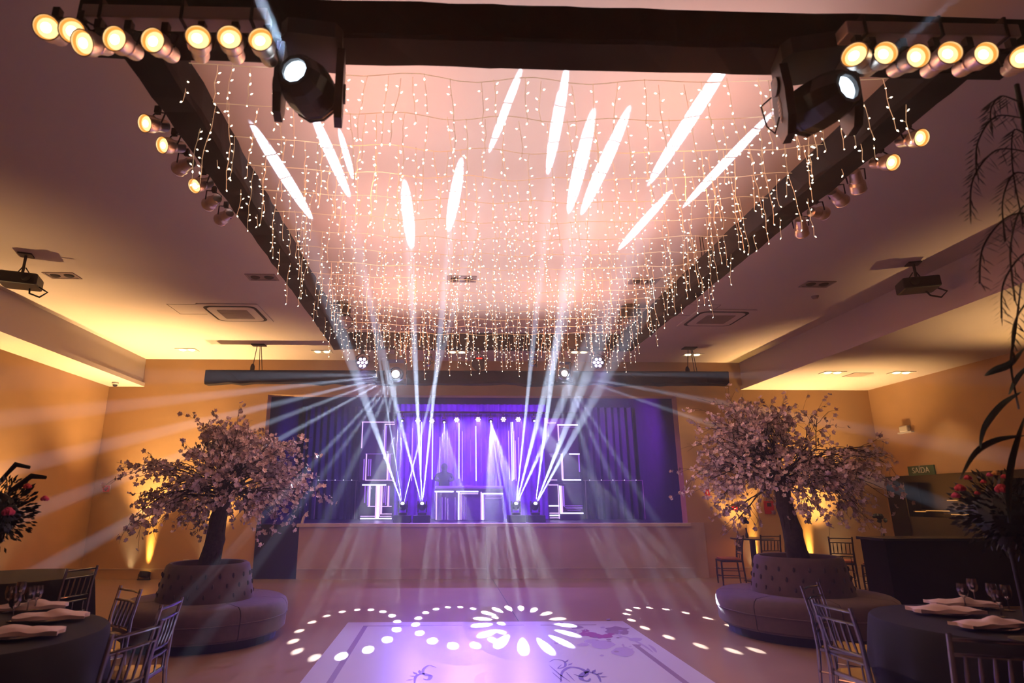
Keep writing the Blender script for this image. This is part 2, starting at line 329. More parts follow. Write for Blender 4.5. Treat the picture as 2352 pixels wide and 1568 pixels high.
tl = [((598,90),(622,140),'rightmost glowing chrome lamp of the left cluster, beside the moving head'), ((527,85),(545,132),'glowing chrome lamp second from the left moving head'), ((455,85),(462,130),'glowing chrome lamp third from the left moving head, tilted oval face'),
      ((350,92),(398,128),'chrome lamp with narrow lit face seen from the side, near the truss corner'), ((262,88),(315,122),'glowing chrome lamp just outside the truss corner on the left'), ((188,98),(250,108),'chrome lamp facing sideways, third from the left edge'),
      ((165,70),(196,96),'glowing yellow lamp second from the left edge'), ((106,62),(140,88),'leftmost glowing yellow lamp at the top left')]
tr_ = [((1962,125),(1990,152),'glowing lamp nearest the right moving head'), ((2035,121),(1985,163),'glowing chrome lamp second right of the right moving head'), ((2110,128),(2052,162),'chrome lamp with narrow lit face third right of the right moving head'),
      ((2183,120),(2130,165),'glowing lamp with long chrome body fourth right of the right moving head'), ((2266,122),(2202,162),'glowing chrome lamp at the top right beside the dark fronds'), ((2352,130),(2318,160),'rightmost lamp half cut by the right edge')]
for lp, tp, lab in tl+tr_:
    L = fy(*lp, 2.62); T = along(*tp, L, .2, True); par_can(L, T, lab, group=G1)
lside = [((332,283),(382,290),1,'nearest lit chrome lamp on the left side truss'), ((372,333),(420,338),1,'second lit chrome lamp on the left side truss'), ((410,388),(440,372),0,'unlit-looking chrome lamp turned down, third along the left truss'),
      ((446,427),(483,418),1,'third lit chrome lamp on the left side truss, round face'), ((478,470),(500,455),0,'chrome lamp fifth along the left truss, turned away'), ((505,505),(528,488),0,'farthest chrome lamp of the left side truss')]
rside = [((2118,316),(2065,325),1,'nearest chrome lamp on the right side truss, bright rim'), ((2052,373),(2005,374),1,'second chrome lamp on the right side truss, lit face'), ((1972,437),(1962,392),0,'third chrome lamp on the right side truss, pointing down'),
      ((1935,462),(1910,438),0,'fourth chrome lamp on the right side truss'), ((1893,490),(1862,487),0,'fifth chrome lamp on the right side truss, aimed right'), ((1842,537),(1838,502),0,'farthest chrome lamp on the right side truss')]
for lp, tp, lit, lab in lside:
    T = fx(*tp, -2.08); L = along(*lp, T, .2, not lit); par_can(L, T, lab, lit, G2)
for lp, tp, lit, lab in rside:
    T = fx(*tp, 3.42); L = along(*lp, T, .2, not lit); par_can(L, T, lab, lit, G3)
def bar(name, a, b, r, label, m): return tag(MB().tube([a, b], r, 8).build(name, m, None, True), label, 'bar')
bar('lighting_bar', (-2.09, 3.7, 4.42), (-2.09, 5.6, 4.42), .022, 'lamp bar clamped along the left side truss', M['wood'])
bar('lighting_bar', (3.44, 3.7, 4.36), (3.44, 5.5, 4.36), .022, 'lamp bar clamped along the right side truss', M['wood'])
tb = thing('light_bar_board', 'pale flat bar carrying lamps under the near truss at the left', 'bar', (-1.4, 2.74, 4.12))
MB().box((-.55, -.05, -.03), (.43, .05, .05), .006).build('board', M['sil'], tb)
for q in (-.45, -.02, .35): MB().box((q-.008, -.056, -.04), (q+.008, .056, .09)).build('strap', M['gap'], tb)
tb2 = dup(tb, 'pale flat bar carrying lamps under the near truss at the right', (2.75, 2.74, 4.12))

# moving heads: base, yoke of two arms, tilting head with a lens
def moving_head(loc, aim, label, s=1.0, clamp=0, lit=True, rz=0, up=-1, cat='moving light', group=None, lensm=None, mark=False):
    # up = -1: hangs from above (base on top), up = 1: stands on its base
    t = thing('moving_head_light', label, cat, loc, rz, group)
    b = MB().prism([(-.17,-.10),(-.13,-.15),(.13,-.15),(.17,-.10),(.17,.10),(.13,.15),(-.13,.15),(-.17,.10)], -.05, .05)
    fixn(b.build('base', M['blackm'], t)).location = (0, 0, -up*.30)
    if clamp: MB().box((-.04, -.03, .33), (.04, .03, .33+clamp/s)).build('clamp', M['gap'], t)
    arm = [(-.085, .24), (.085, .24), (.11, .06), (.10, -.10), (.05, -.19), (-.05, -.19), (-.10, -.10), (-.11, .06)]
    for sx in (-1, 1):
        mt = Matrix(((0, 0, 1, 0), (1, 0, 0, 0), (0, 1, 0, 0), (0, 0, 0, 1)))
        z0, z1 = (sx*.165-.022, sx*.165+.022)
        a = MB().prism([(y, z*(-up)*1.0) for y, z in arm], z0, z1, mt)
        ao = fixn(a.build('arm', M['blackm'], t, label=None))
        MB().lathe([(0, -.012), (.05, -.012), (.055, 0), (.055, .01), (0, .012)], (sx*.19, 0, .15 if mark else 0), (sx, 0, 0), 16).build('pivot_cap', M['blackg'], ao)
        if mark and sx == -1:
            e = MB()
            for r0, zz in ((1, 0), (.84, .0012)):
                pts = [(math.cos(i*PI/12)*.028*r0, math.sin(i*PI/12)*.085*(r0 if r0 == 1 else .95)) for i in range(24)]
                if r0 == 1: e.prism(pts, -.1895, -.188, mt).build('oval_badge', M['white'], ao)
                else:
                    inner = MB().prism(pts, -.1905, -.1893, mt).build('badge_face', M['wood'], ao)
            k = MB()
            for i in range(5): k.box((-.192, -.012+.003*i % 2, -.06+i*.026), (-.1904, .012, -.048+i*.026)).box((-.192, -.012, -.06+i*.026), (-.1904, -.006, -.04+i*.026))
            k.build('badge_lettering', M['white'], ao)
    d = (Vector(aim)-Vector(loc)); d = (Matrix.Rotation(-rz, 3, 'Z') @ d).normalized()
    h = MB().lathe([(0, -.15), (.08, -.15), (.125, -.12), (.14, -.07), (.145, .0), (.14, .08), (.125, .14), (.10, .19), (.09, .2), (.07, .2), (.066, .17)], (0, 0, 0), d, 10)
    ho = fixn(h.build('head', M['blackg'], t))
    for k_ in range(3): fixn(MB().lathe([(.134, -.008), (.142, -.006), (.142, .006), (.134, .008)], d*(-.1+.045*k_), d, 10).build('cooling_fin', M['blackm'], ho))
    MB().lathe([(0, .19), (.03, .189), (.066, .18)], (0, 0, 0), d, 22).build('lens', (lensm or M['lens']) if lit else M['gap'], ho, True)
    t.scale = (s,)*3
    return t
NL = Vector((-.78, 2.96, 3.86)); NR = Vector((2.16, 2.98, 3.84))
AL = fy(588, -20, 2.0); AR = fy(2190, 0, 2.2)
moving_head(NL, NL+Vector((-.22, -1, -.10)), 'large black moving head hanging beside the left lamp cluster, round white lens', 1.0, 0, rz=R(8), group='large moving heads on the near truss')
moving_head(NR, NR+Vector((.30, -1, -.12)), 'large black moving head hanging at the right, oval badge on its arm', 1.04, 0, rz=R(-14), mark=True, group='large moving heads on the near truss')
def glare(src, dst, p, cone=1.6, **k): return lamp('moving_head_beam', 'SPOT', src, p, BLUEW, dst, cone=cone, blend=.5, radius=.02, **k)
nl = NL+(Vector((-.22, -1, -.10))).normalized()*.24; nr = NR+(Vector((.30, -1, -.12))).normalized()*.24
glare(nl, AL, 30000, 2.2); glare(nr, AR, 30000, 2.2)
tag(MB().tube([NR+Vector((-.2, .1, .12)), NR+Vector((-.30, .05, .02)), NR+Vector((-.29, .04, -.12)), NR+Vector((-.24, .05, -.16)), NR+Vector((-.2, .05, -.05))], .005, 5).build('power_cable', M['gap'], None), 'thin black cable loop hanging from the right large moving head', 'cable')

# units hung under the far truss
def led_par(loc, label, lit, group, ledm=None, facing=(0, -1, -.35), display=False, r=.11):
    t = thing('led_par_light', label, 'spotlight', loc, 0, group); d = Vector(facing).normalized(); u, w_, d = basis(d)
    fixn(MB().lathe([(0, -.12), (.06, -.12), (r*.8, -.08), (r, 0), (r, .05), (r*.92, .05), (r*.9, .02), (0, .015)], (0, 0, 0), d, 12).build('housing', M['blackm'], t))
    for k in range(7):
        a = k*PI/3; c = d*.03+(u*math.cos(a)+w_*math.sin(a))*(0 if k == 6 else r*.6)
        MB().disc(c, d, r*.23, 10, .012).build('led', (ledm or M['ledp']) if lit else M['gap'], t)
    MB().tube([u*(r+.01), u*(r+.01)+Vector((0, 0, r*.9)), Vector((0, 0, r+.06)), -u*(r+.01)+Vector((0, 0, r*.9)), -u*(r+.01)], .01, 5).box((-.03, -.03, r+.05), (.03, .03, r+.14)).build('yoke', M['blackm'], t)
    if display: MB().box((-.05, -.112, .055), (.05, -.10, .075)).build('display', M['redled'], t)
    return t
for x_, y_ in ((833, 832), (1373, 832)):
    q_ = fy(x_, y_, 10.3); lamp('led_par_beam', 'SPOT', q_+Vector((0, -.1, -.06)), 380, (.42, .34, 1), (q_.x*.5+.3, 6.6, 0), cone=55, blend=1, radius=.05)
GF = 'lights hanging under the far truss'
led_par(fy(833, 832, 10.3), 'purple glowing LED par at the left end of the far truss', True, GF)
led_par(fy(1373, 832, 10.3), 'purple glowing LED par at the right end of the far truss', True, GF)
led_par(fy(1100, 834, 10.3), 'unlit black par with small red display in the middle of the far truss', False, GF, display=True, r=.13)
moving_head(fy(983, 833, 10.3), (-.3, 4, 3.4), 'dark moving head left of the red display par under the far truss', .42, .14, False, group=GF)
moving_head(fy(1224, 833, 10.3), (1.5, 4, 3.4), 'dark moving head right of the red display par under the far truss', .42, .14, False, group=GF)
PL = fy(910, 860, 10.2); PR = fy(1295, 858, 10.2)
moving_head(PL, (-.6, 0, 2.2), 'blazing white moving head left, fanning beams over the left tree', .95, .16, True, group=GF, lensm=M['hot'])
moving_head(PR, (.9, 0, 2.2), 'blazing white moving head right, fanning beams to the right', .75, .22, True, group=GF, lensm=M['hot'])
def F0(x, y): return fz(x, y, 0)
for t_, wdt, p in [(fy(-200, 1278, 8.8), 3, 3.5), (fy(-200, 1130, 8.8), 3.4, 3.2), (fy(-200, 985, 8.8), 3.4, 2.8), (fy(-250, 1500, 8.4), 2.8, 4.5), (fy(-200, 870, 9.2), 5, .8), (F0(180, 1640), 1.8, 1.5), (F0(330, 1650), 1.8, .8), (F0(520, 1660), 2.2, .5), (F0(740, 1660), 2.6, .3), (F0(880, 1660), 2.6, .25)]:
    s_ = PL+(t_-PL).normalized()*.27; glare(s_, t_, 60000*p, wdt)
for t_, wdt, p in [(fy(2700, 1340, 8.5), 2.6, 2.2), (fy(2700, 1120, 8.5), 3, 2), (fy(2700, 870, 9), 3, .9), (F0(1660, 1660), 1.6, .7), (F0(1800, 1660), 1.6, .7), (F0(1520, 1660), 2.2, .4), (F0(1260, 1660), 2.2, .25)]:
    s_ = PR+(t_-PR).normalized()*.24; glare(s_, t_, 60000*p, wdt)
for S_, tgt, Y_ in ((PL, (600, 800), 11.4), (PR, (1580, 805), 11.6)):
    lamp('moving_head_glow', 'SPOT', S_+Vector((0, -.25, -.06)), 120, BLUEW, S_+Vector((0, -3, -2.2)), cone=80, blend=1, radius=.05)

# ---------------------------------------------------------------- stage: heads on cases, upstage lights, towers, booth
GH = 'beam heads standing on the stage'
for i, s_ in enumerate(STAGE_HEADS):
    nm = ['leftmost', 'second from left', 'third from left', 'rightmost'][i]
    bx = MB().box((s_.x-.2, 14.55, ZS), (s_.x+.2, 15.05, ZS+.165), .01).build('head_plinth', M['blackm'], None); tag(bx, 'low black plinth under the %s beam head on stage' % nm, 'plinth', 'plinths on the stage')
    moving_head((s_.x, 14.83, 1.5), s_+Vector((0, -.3, .22)), 'small moving head on the stage floor, %s of four' % nm, .6, 0, True, up=1, group=GH, lensm=M['hot'])
UP_H = [(924, 965), (1020, 968), (1127, 966), (1226, 965)]; UP_P = [(960, 966), (992, 967), (1049, 964), (1098, 963), (1156, 963), (1190, 963)]
ub = tag(MB().tube([(-2.3, 17.0, 4.05), (3.8, 17.0, 4.05)], .03, 8).tube([(-2, 17, 4.05), (-2, 17, 4.76)], .01, 5).tube([(3.5, 17, 4.05), (3.5, 17, 4.76)], .01, 5).build('upstage_pipe', M['blackm'], None), 'dark pipe carrying the row of lights at the back of the stage', 'pipe')
RINGS = [(-1.22, 8.75, .62), (.2, 9.05, .58), (1.08, 8.95, .56), (3.22, 8.85, .60)]
def ring_gobo(l, R0, n, rd, stretch):
    l.use_nodes = True; nt = l.node_tree; N = nt.nodes; K = nt.links; em = N['Emission']
    tc = N.new('ShaderNodeTexCoord'); sp = N.new('ShaderNodeSeparateXYZ'); K.new(tc.outputs['Normal'], sp.inputs[0])
    def mth(op, a, b=None):
        m = N.new('ShaderNodeMath'); m.operation = op
        for i, x in enumerate((a, b)):
            if x is None: continue
            if isinstance(x, (int, float)): m.inputs[i].default_value = x
            else: K.new(x, m.inputs[i])
        return m.outputs[0]
    z = mth('ABSOLUTE', sp.outputs[2]); u = mth('DIVIDE', sp.outputs[0], z); v = mth('DIVIDE', sp.outputs[1], z)
    r = mth('SQRT', mth('ADD', mth('MULTIPLY', u, u), mth('MULTIPLY', v, v))); a = mth('ARCTAN2', v, u)
    f = mth('SUBTRACT', mth('FRACT', mth('MULTIPLY', mth('ADD', a, PI), n/(2*PI))), .5)
    du = mth('MULTIPLY', f, 2*PI/n*R0); dv = mth('DIVIDE', mth('SUBTRACT', r, R0), stretch)
    dd = mth('SQRT', mth('ADD', mth('MULTIPLY', du, du), mth('MULTIPLY', dv, dv)))
    msk = mth('MULTIPLY', mth('SUBTRACT', rd, dd), 1/(rd*.35)); c = N.new('ShaderNodeClamp'); K.new(msk, c.inputs[0])
    K.new(c.outputs[0], em.inputs['Strength'])
GU = 'lights on the upstage pipe'
for i, (x, y) in enumerate(UP_H):
    p = fy(x, y, 17.0); c = RINGS[i]; tgt = Vector((c[0], c[1], 0))
    moving_head(p, tgt, 'white beam head on the upstage pipe, %s of four' % ['leftmost', 'second', 'third', 'rightmost'][i], .34, .14, True, group=GU, lensm=M['hot'])
    dist = (tgt-p).length; src = p+(tgt-p).normalized()*.09
    l = lamp('ring_gobo_beam', 'SPOT', src, 60000, WHITE, tgt, cone=math.degrees(2.5*c[2]/dist)*1.15, blend=.05, radius=.006)
    ring_gobo(l.data, c[2]/dist, 16, .0064, 2.6 if i == 2 else 1.0)
for i, (x, y) in enumerate(UP_P):
    p = fy(x, y, 17.0); led_par(p, 'purple-white LED par on the upstage pipe, number %s counted from the left' % ['one', 'two', 'three', 'four', 'five', 'six'][i], True, GU, r=.085, facing=(0, -1, -.12))
    if i in (0, 2, 3, 5): lamp('upstage_par_beam', 'SPOT', p+Vector((0, -.1, 0)), 760, (.24, .13, 1), (p.x*.8+.2, 10.4, 0), cone=50, blend=.7, radius=.05)
def zpt(zx, zy, Y): return fy(800+zx/4.2, 940+zy/4.2, Y)
def lines(t, segs, Y, th, root):
    for (x1, y1, x2, y2, k) in segs:
        a = zpt(x1, y1, Y); b = zpt(x2, y2, Y); w_ = th*(1.6 if k == 2 else 1 if k == 1 else .5)
        x0, x1_ = min(a.x, b.x)-w_/2, max(a.x, b.x)+w_/2; z0, z1 = min(a.z, b.z)-w_/2, max(a.z, b.z)+w_/2
        o = MB().box((x0, Y-.012, z0), (x1_, Y, z1)).build('led_line', M['line2'] if k == 2 else M['line'] if k == 1 else M['dimline'], t); rel(o, root)
def panel(name, x1, y1, x2, y2, Y, label, segs, th=.022, cat='stage panel', m=None):
    a = zpt(x1, y1, Y); b = zpt(x2, y2, Y); zb = max(ZS+.0, min(a.z, b.z))
    t = thing(name, label, cat, ((a.x+b.x)/2, Y, zb))
    rel(MB().box((a.x, Y, zb), (b.x, Y+.12, a.z), .006).build('panel', m or M['stagefl'], t), t)
    lines(t, segs, Y, th, t); return t
panel('led_tower', 118, 712, 430, 1080, 16.9, 'lower left stage tower panel striped with violet light lines', [(140,728,360,728,2),(190,935,415,935,1),(120,1030,412,1030,1),(120,1052,412,1052,2),(305,1008,415,1008,1),(205,740,205,935,1),(188,740,188,925,0),(270,740,270,1050,1),(287,740,287,1040,2),(300,740,300,1025,1),(320,740,320,1000,1),(345,740,345,900,0),(362,740,362,920,0),(385,740,385,935,1),(160,740,160,900,0),(395,740,395,930,0)])
panel('led_tower', 128, 108, 455, 700, 16.95, 'upper left stage tower panel with thin pale light frames', [(135,122,440,122,1),(362,143,445,143,1),(138,122,130,370,1),(445,95,445,130,0),(355,143,345,470,1),(362,160,362,480,0),(165,430,430,430,0),(165,682,435,682,1),(178,430,165,680,1),(150,480,150,680,0),(195,480,195,640,0),(215,480,215,640,0),(380,430,380,680,1),(395,430,400,680,0),(340,200,335,350,0)])
panel('led_tower', 1885, 85, 2235, 700, 16.95, 'upper right stage tower panel with thin pale light frames', [(1900,130,2000,130,1),(1900,112,1980,112,0),(2020,150,2208,150,2),(2135,430,2225,430,2),(1940,430,2060,430,0),(1935,680,2010,680,1),(2075,680,2240,680,2),(1900,85,1900,200,1),(2020,150,2032,300,1),(2063,430,2063,680,1),(1925,150,1925,260,0),(2050,170,2190,170,0),(2226,430,2226,600,0)])
panel('led_tower', 1925, 712, 2270, 1080, 16.9, 'lower right stage tower panel striped with violet light lines', [(1935,728,2015,728,1),(1940,930,2028,930,2),(2060,1000,2262,1000,2),(1945,1000,2030,1000,1),(1948,1022,2035,1022,2),(1948,1045,2038,1045,1),(2095,928,2258,928,0),(2095,943,2258,943,0),(2100,958,2255,958,0),(2115,972,2240,972,0),(2022,728,2035,1050,1),(2040,740,2050,1000,2),(2057,740,2062,1000,1),(2078,740,2085,940,0),(2072,740,2075,930,0)])
bt = panel('turntable_booth', 838, 738, 1500, 1075, 16.2, 'wide low booth at centre stage outlined in violet light', [(840,792,1010,792,2),(850,792,850,1060,1),(1048,792,1248,792,2),(1080,812,1248,812,1),(1065,800,1065,1060,2),(1087,812,1087,1060,1),(1285,812,1485,812,2),(1310,830,1485,830,0),(1310,843,1480,843,0),(1320,856,1475,856,0),(1282,800,1282,1060,1),(1297,812,1297,1060,2),(1312,830,1312,1060,0),(905,850,905,1060,0),(935,850,935,1060,0),(960,860,960,1060,0),(1105,830,1105,1060,0),(1120,840,1120,1060,0),(1135,850,1135,1060,0),(1030,850,1030,1060,0),(1130,730,1190,730,0)], .024, 'booth', mat('booth_panel', (.16, .07, .40), .5, noise=.2))
a = zpt(838, 738, 16.2); b = zpt(1500, 770, 16.2)
rel(MB().box((a.x, 16.1, b.z), (b.x, 16.8, a.z), .02).build('counter', mat('booth_top', (.35, .25, .6), .5, noise=.1), bt), bt)
for i, zx in enumerate([620, 660, 708, 815, 885, 960, 1030, 1068, 1100, 1180, 1230, 1280, 1335, 1440, 1545, 1570, 1585, 1597, 1610, 1640, 1690]):
    top = {620:180,708:122,815:140,1068:130,1230:160,1570:122,1585:122}.get(zx, 190+(zx*7) % 120); bot = {1180:600,1280:610,1335:600,1440:690,660:560}.get(zx, 690-(zx*3) % 30)
    k = 'line2' if zx in (1068, 1230, 708, 1570, 1585, 815) else 'line' if zx in (620, 885, 1100, 1545, 1597, 1610, 1640) else 'dimline'
    a = zpt(zx, top, 17.2); b = zpt(zx, bot, 17.2)
    o = MB().tube([(a.x, 17.2, a.z), (a.x, 17.2, b.z)], .016 if k == 'line2' else .010, 6).build('light_rod', M[k], None); MB().tube([(a.x, 17.2, a.z), (a.x, 17.0, 4.05)], .004, 4).build('suspension_wire', M['gap'], o)
    tag(o, 'thin vertical light rod, one of the row before the purple curtain', 'light rod', 'glowing rods before the purple curtain')
# person behind the booth
pp = zpt(925, 738, 16.55)
def person(loc):
    t = thing('person', 'person in dark clothes standing with lowered head behind the booth', 'person', loc)
    me = bpy.data.meshes.new('body'); J = [(0,.08,.95),(0,0,1.08),(0,-.14,1.2),(0,-.2,1.25),(0,-.26,1.30),(0,-.32,1.36),(-.19,-.12,1.18),(-.25,-.18,1.06),(-.16,-.34,1.03),(-.12,-.40,1.02),(.19,-.12,1.18),(.25,-.18,1.06),(.16,-.34,1.03),(.12,-.40,1.02),(-.09,.1,.85),(-.1,0,.48),(-.1,.05,.08),(-.1,-.12,.04),(.09,.1,.85),(.1,0,.48),(.1,.05,.08),(.1,-.12,.04)]
    E_ = [(0,1),(1,2),(2,3),(3,4),(4,5),(2,6),(6,7),(7,8),(8,9),(2,10),(10,11),(11,12),(12,13),(0,14),(14,15),(15,16),(16,17),(0,18),(18,19),(19,20),(20,21)]
    rd = [.15,.15,.17,.06,.09,.085,.065,.05,.04,.045,.065,.05,.04,.045,.1,.07,.05,.045,.1,.07,.05,.045]
    me.from_pydata(J, E_, []); o = bpy.data.objects.new('body', me); COL.objects.link(o); o.parent = t; me.materials.append(M['darkcl'])
    sk = o.modifiers.new('skin', 'SKIN'); me.skin_vertices[0].data[0].use_root = True
    for i, r_ in enumerate(rd): me.skin_vertices[0].data[i].radius = (r_, r_*.8)
    o.modifiers.new('sub', 'SUBSURF').levels = 1
    MB().ball((0, -.3, 1.38), .1, 10, 8, (.92, 1, 1.08)).build('hair', M['blackm'], t, True)
    return t
person((pp.x, 16.98, ZS-.0))
for (x0, x1), lab in (((722, 822), 'thin rail with tiny glints before the left stage drape'), ((1340, 1480), 'thin rail with tiny glints before the right stage drape')):
    a = fy(x0, 1103, 17.45); b = fy(x1, 1103, 17.45); rb = MB().tube([(a.x, 17.45, a.z), (b.x, 17.45, a.z)], .012, 6)
    for xx in (a.x+.05, b.x-.05): rb.tube([(xx, 17.45, ZS), (xx, 17.45, a.z)], .014, 6)
    o = tag(rb.build('stage_rail', M['grey'], None), lab, 'rail')
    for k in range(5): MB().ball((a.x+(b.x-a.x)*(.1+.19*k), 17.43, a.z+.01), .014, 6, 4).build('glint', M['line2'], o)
a = fy(697, 1200, YB+.05)
tag(MB().tube([(a.x-.02, YB+.02, ZS+.01), (a.x, YB+.02, ZS+.12), (a.x+.05, YB+.02, ZS+.22), (a.x+.10, YB+.02, ZS+.27)], [.035, .03, .02, .008], 8).build('curved_finial', M['slab'], None, True), 'small curved pale finial at the left end of the stage front', 'finial')
# ---------------------------------------------------------------- fairy light curtains
rnd = random.Random(5)
def strand_variant(L, seed):
    q = random.Random(seed); n = max(3, int(L/.068)); pts = [(0, 0, 0)]; x = y = 0
    wb = MB(); bb = MB()
    for i in range(1, n+1):
        x += q.uniform(-.012, .012); y += q.uniform(-.01, .01); pts.append((x, y, -L*i/n))
    wb.tube(pts, .0019, 3, False)
    for i in range(1, n+1):
        p = Vector(pts[i]); a = q.uniform(0, 2*PI); o = Vector((math.cos(a), math.sin(a)*.7, q.uniform(.1, .7)))*.022
        if i == n: o = Vector((q.uniform(-.01, .01), 0, -.01))
        e = p+o; wb.tube([p, e], .0016, 3, False)
        d = o.normalized(); u, w_, d = basis(d); r = .0048
        vs = [e-d*.008]+[e+(u*math.cos(k*PI/2)+w_*math.sin(k*PI/2))*r+d*.002 for k in range(4)]+[e+d*.014]
        bb.add(vs, [(0, k+1, (k+1) % 4+1) for k in range(4)]+[(5, (k+1) % 4+1, k+1) for k in range(4)])
    return wb.mesh('strand_wire', M['wirem']), bb.mesh('fairy_bulbs', M['bulb'])
SV = [strand_variant(L, 40+i) for i, L in enumerate([.28, .34, .40, .44, .5, .55, .62, .70, .36, .48, .58, .30])]
NROW = 17; ROWY = [3.42+i*(10.15-3.42)/(NROW-1) for i in range(NROW)]
ordn = ['nearest', 'second', 'third', 'fourth', 'fifth', 'sixth', 'seventh', 'eighth', 'ninth', 'tenth', 'eleventh', 'twelfth', 'thirteenth', 'fourteenth', 'fifteenth', 'sixteenth', 'farthest']
for r_, y in enumerate(ROWY):
    t = thing('fairy_light_curtain', 'warm icicle fairy lights strung across the truss, %s row from the front' % ordn[r_], 'string lights', (0, y, 4.42), 0, 'rows of icicle fairy lights')
    xa, xb = TX0+.16, TX1-.12; zsag = lambda x: -.10*math.sin(PI*(x-xa)/(xb-xa))-.012*math.sin(x*9+r_)
    pts = [(xa+(xb-xa)*k/40, .02*math.sin(k*.9+r_), zsag(xa+(xb-xa)*k/40)) for k in range(41)]
    MB().tube(pts, .003, 4, False).build('lead_wire', M['wirem'], t)
    x = xa+rnd.uniform(.02, .1)
    while x < xb:
        wm, bm_ = SV[rnd.randrange(len(SV))]
        a = bpy.data.objects.new('strand', wm); b = bpy.data.objects.new('fairy_bulbs', bm_)
        COL.objects.link(a); COL.objects.link(b); a.parent = t; b.parent = a; b['kind'] = 'stuff'
        a.location = (x, rnd.uniform(-.03, .03), zsag(x)); a.rotation_euler = (rnd.uniform(-.06, .06), rnd.uniform(-.06, .06), rnd.uniform(0, 6.28))
        x += rnd.choice([.08, .11, .14, .17, .21])*(1.0 if r_ < 9 else 1.15)

# ---------------------------------------------------------------- things set into the ceiling
def downlight(px, py, z, lit, label):
    p = fz(px, py, z); t = thing('recessed_downlight', label, 'ceiling light', (p.x, p.y, z), 0, 'twin recessed downlights')
    f = MB()
    for a, b in (((-.22, -.13, -.012), (.22, -.10, 0)), ((-.22, .10, -.012), (.22, .13, 0)), ((-.22, -.10, -.012), (-.19, .10, 0)), ((.19, -.10, -.012), (.22, .10, 0)), ((-.19, -.10, -.004), (.19, .10, 0))): f.box(a, b)
    f.build('frame', M['white'] if lit else M['grey'], t)
    for s in (-1, 1):
        MB().lathe([(0, -.02), (.05, -.02), (.07, -.008), (.07, 0)], (s*.1, 0, 0), (0, 0, 1), 14).build('lamp', M['down'] if lit else M['gap'], t)
for (x, y, z, l, lab) in [(430, 803, ZC, 1, 'lit twin downlight near the back wall left of the long dark truss'), (740, 807, ZC, 1, 'lit twin downlight left of the far truss corner'), (1050, 808, ZC, 1, 'lit twin downlight behind the middle of the far truss'), (1330, 808, ZC, 1, 'lit twin downlight behind the right part of the far truss'), (1590, 814, ZC, 1, 'lit twin downlight near the right truss hanger'),
                           (1912, 855, ZL, 1, 'lit twin downlight in the lower right ceiling, left one of two'), (2070, 855, ZL, 1, 'lit twin downlight in the lower right ceiling, right one of two'),
                           (602, 636, ZC, 0, 'unlit twin downlight left of the truss above the ceiling air unit'), (1060, 640, ZC, 0, 'unlit twin downlight seen through the fairy lights at centre'), (1478, 645, ZC, 0, 'unlit twin downlight seen through the fairy lights at right'), (1877, 652, ZC, 0, 'unlit twin downlight right of the truss'), (143, 632, ZC, 0, 'unlit twin downlight beside the left projector')]:
    downlight(x, y, z, l, lab)
    if l:
        p = fz(x, y, z); lamp('downlight_beam', 'SPOT', (p.x, p.y, z-.03), 70, (1, .7, .4), None, cone=80, blend=.6, radius=.03)
def cassette(px, py, label):
    p = fz(px, py, ZC); t = thing('ceiling_air_unit', label, 'air conditioner', (p.x, p.y, ZC), 0, 'ceiling air units')
    def rr(s, r, n=6): return [(sx*(s-r)+r*math.cos(a0+k*PI/2/n), sy*(s-r)+r*math.sin(a0+k*PI/2/n)) for sx, sy, a0 in ((1,1,0),(-1,1,PI/2),(-1,-1,PI),(1,-1,3*PI/2)) for k in range(n+1)]
    MB().prism(rr(.52, .02, 1), -.02, 0).build('panel', M['ceil'], t)
    MB().prism(rr(.45, .14), -.024, -.019).build('slot', M['gap'], t); MB().prism(rr(.40, .12), -.032, -.022).build('inner_panel', M['ceil'], t)
    g = MB().prism(rr(.26, .02, 1), -.036, -.030)
    for k in range(9): g.box((-.25, -.24+k*.055, -.040), (.25, -.225+k*.055, -.034))
    g.build('grille', M['grey'], t)
cassette(543, 718, 'square ceiling air unit with dark grille left of the truss'); cassette(1643, 730, 'square ceiling air unit with dark grille right of the truss')
def hatch(px, py, w_, d_, label, z=ZC):
    p = fz(px, py, z); b = MB(); e = .008
    for a, c in (((-w_, -d_), (w_, -d_+e)), ((-w_, d_-e), (w_, d_)), ((-w_, -d_), (-w_+e, d_)), ((w_-e, -d_), (w_, d_))): b.box((p.x+a[0], p.y+a[1], z-.004), (p.x+c[0], p.y+c[1], z))
    tag(b.build('access_hatch', M['grey'], None), label, 'hatch')
hatch(436, 710, .28, .28, 'thin-lined access hatch left of the left ceiling air unit'); hatch(1600, 712, .3, .3, 'thin-lined access hatch beside the right ceiling air unit')
p = fz(1970, 860, ZL); tag(MB().box((p.x-.2, p.y-.2, ZL-.01), (p.x+.2, p.y+.2, ZL)).build('ceiling_vent', M['sil'], None), 'flat square vent between the two lit downlights of the low ceiling', 'vent')
p = fz(1872, 680, ZC); tag(MB().lathe([(0, -.05), (.04, -.04), (.06, 0)], (p.x, p.y, ZC), (0, 0, 1), 14).build('smoke_detector', M['grey'], None, True), 'round smoke detector below the unlit right downlight', 'detector')
p = fz(265, 878, ZL); t = thing('security_camera', 'small white dome camera under the lower left ceiling', 'camera', p)
MB().lathe([(0, -.10), (.035, -.09), (.05, -.06), (.05, -.05)], (0, 0, 0), (0, 0, 1), 14).build('dome', M['gap'], t, True); MB().lathe([(.05, -.05), (.07, -.03), (.07, 0)], (0, 0, 0), (0, 0, 1), 14, cap=True).build('base', M['white'], t)
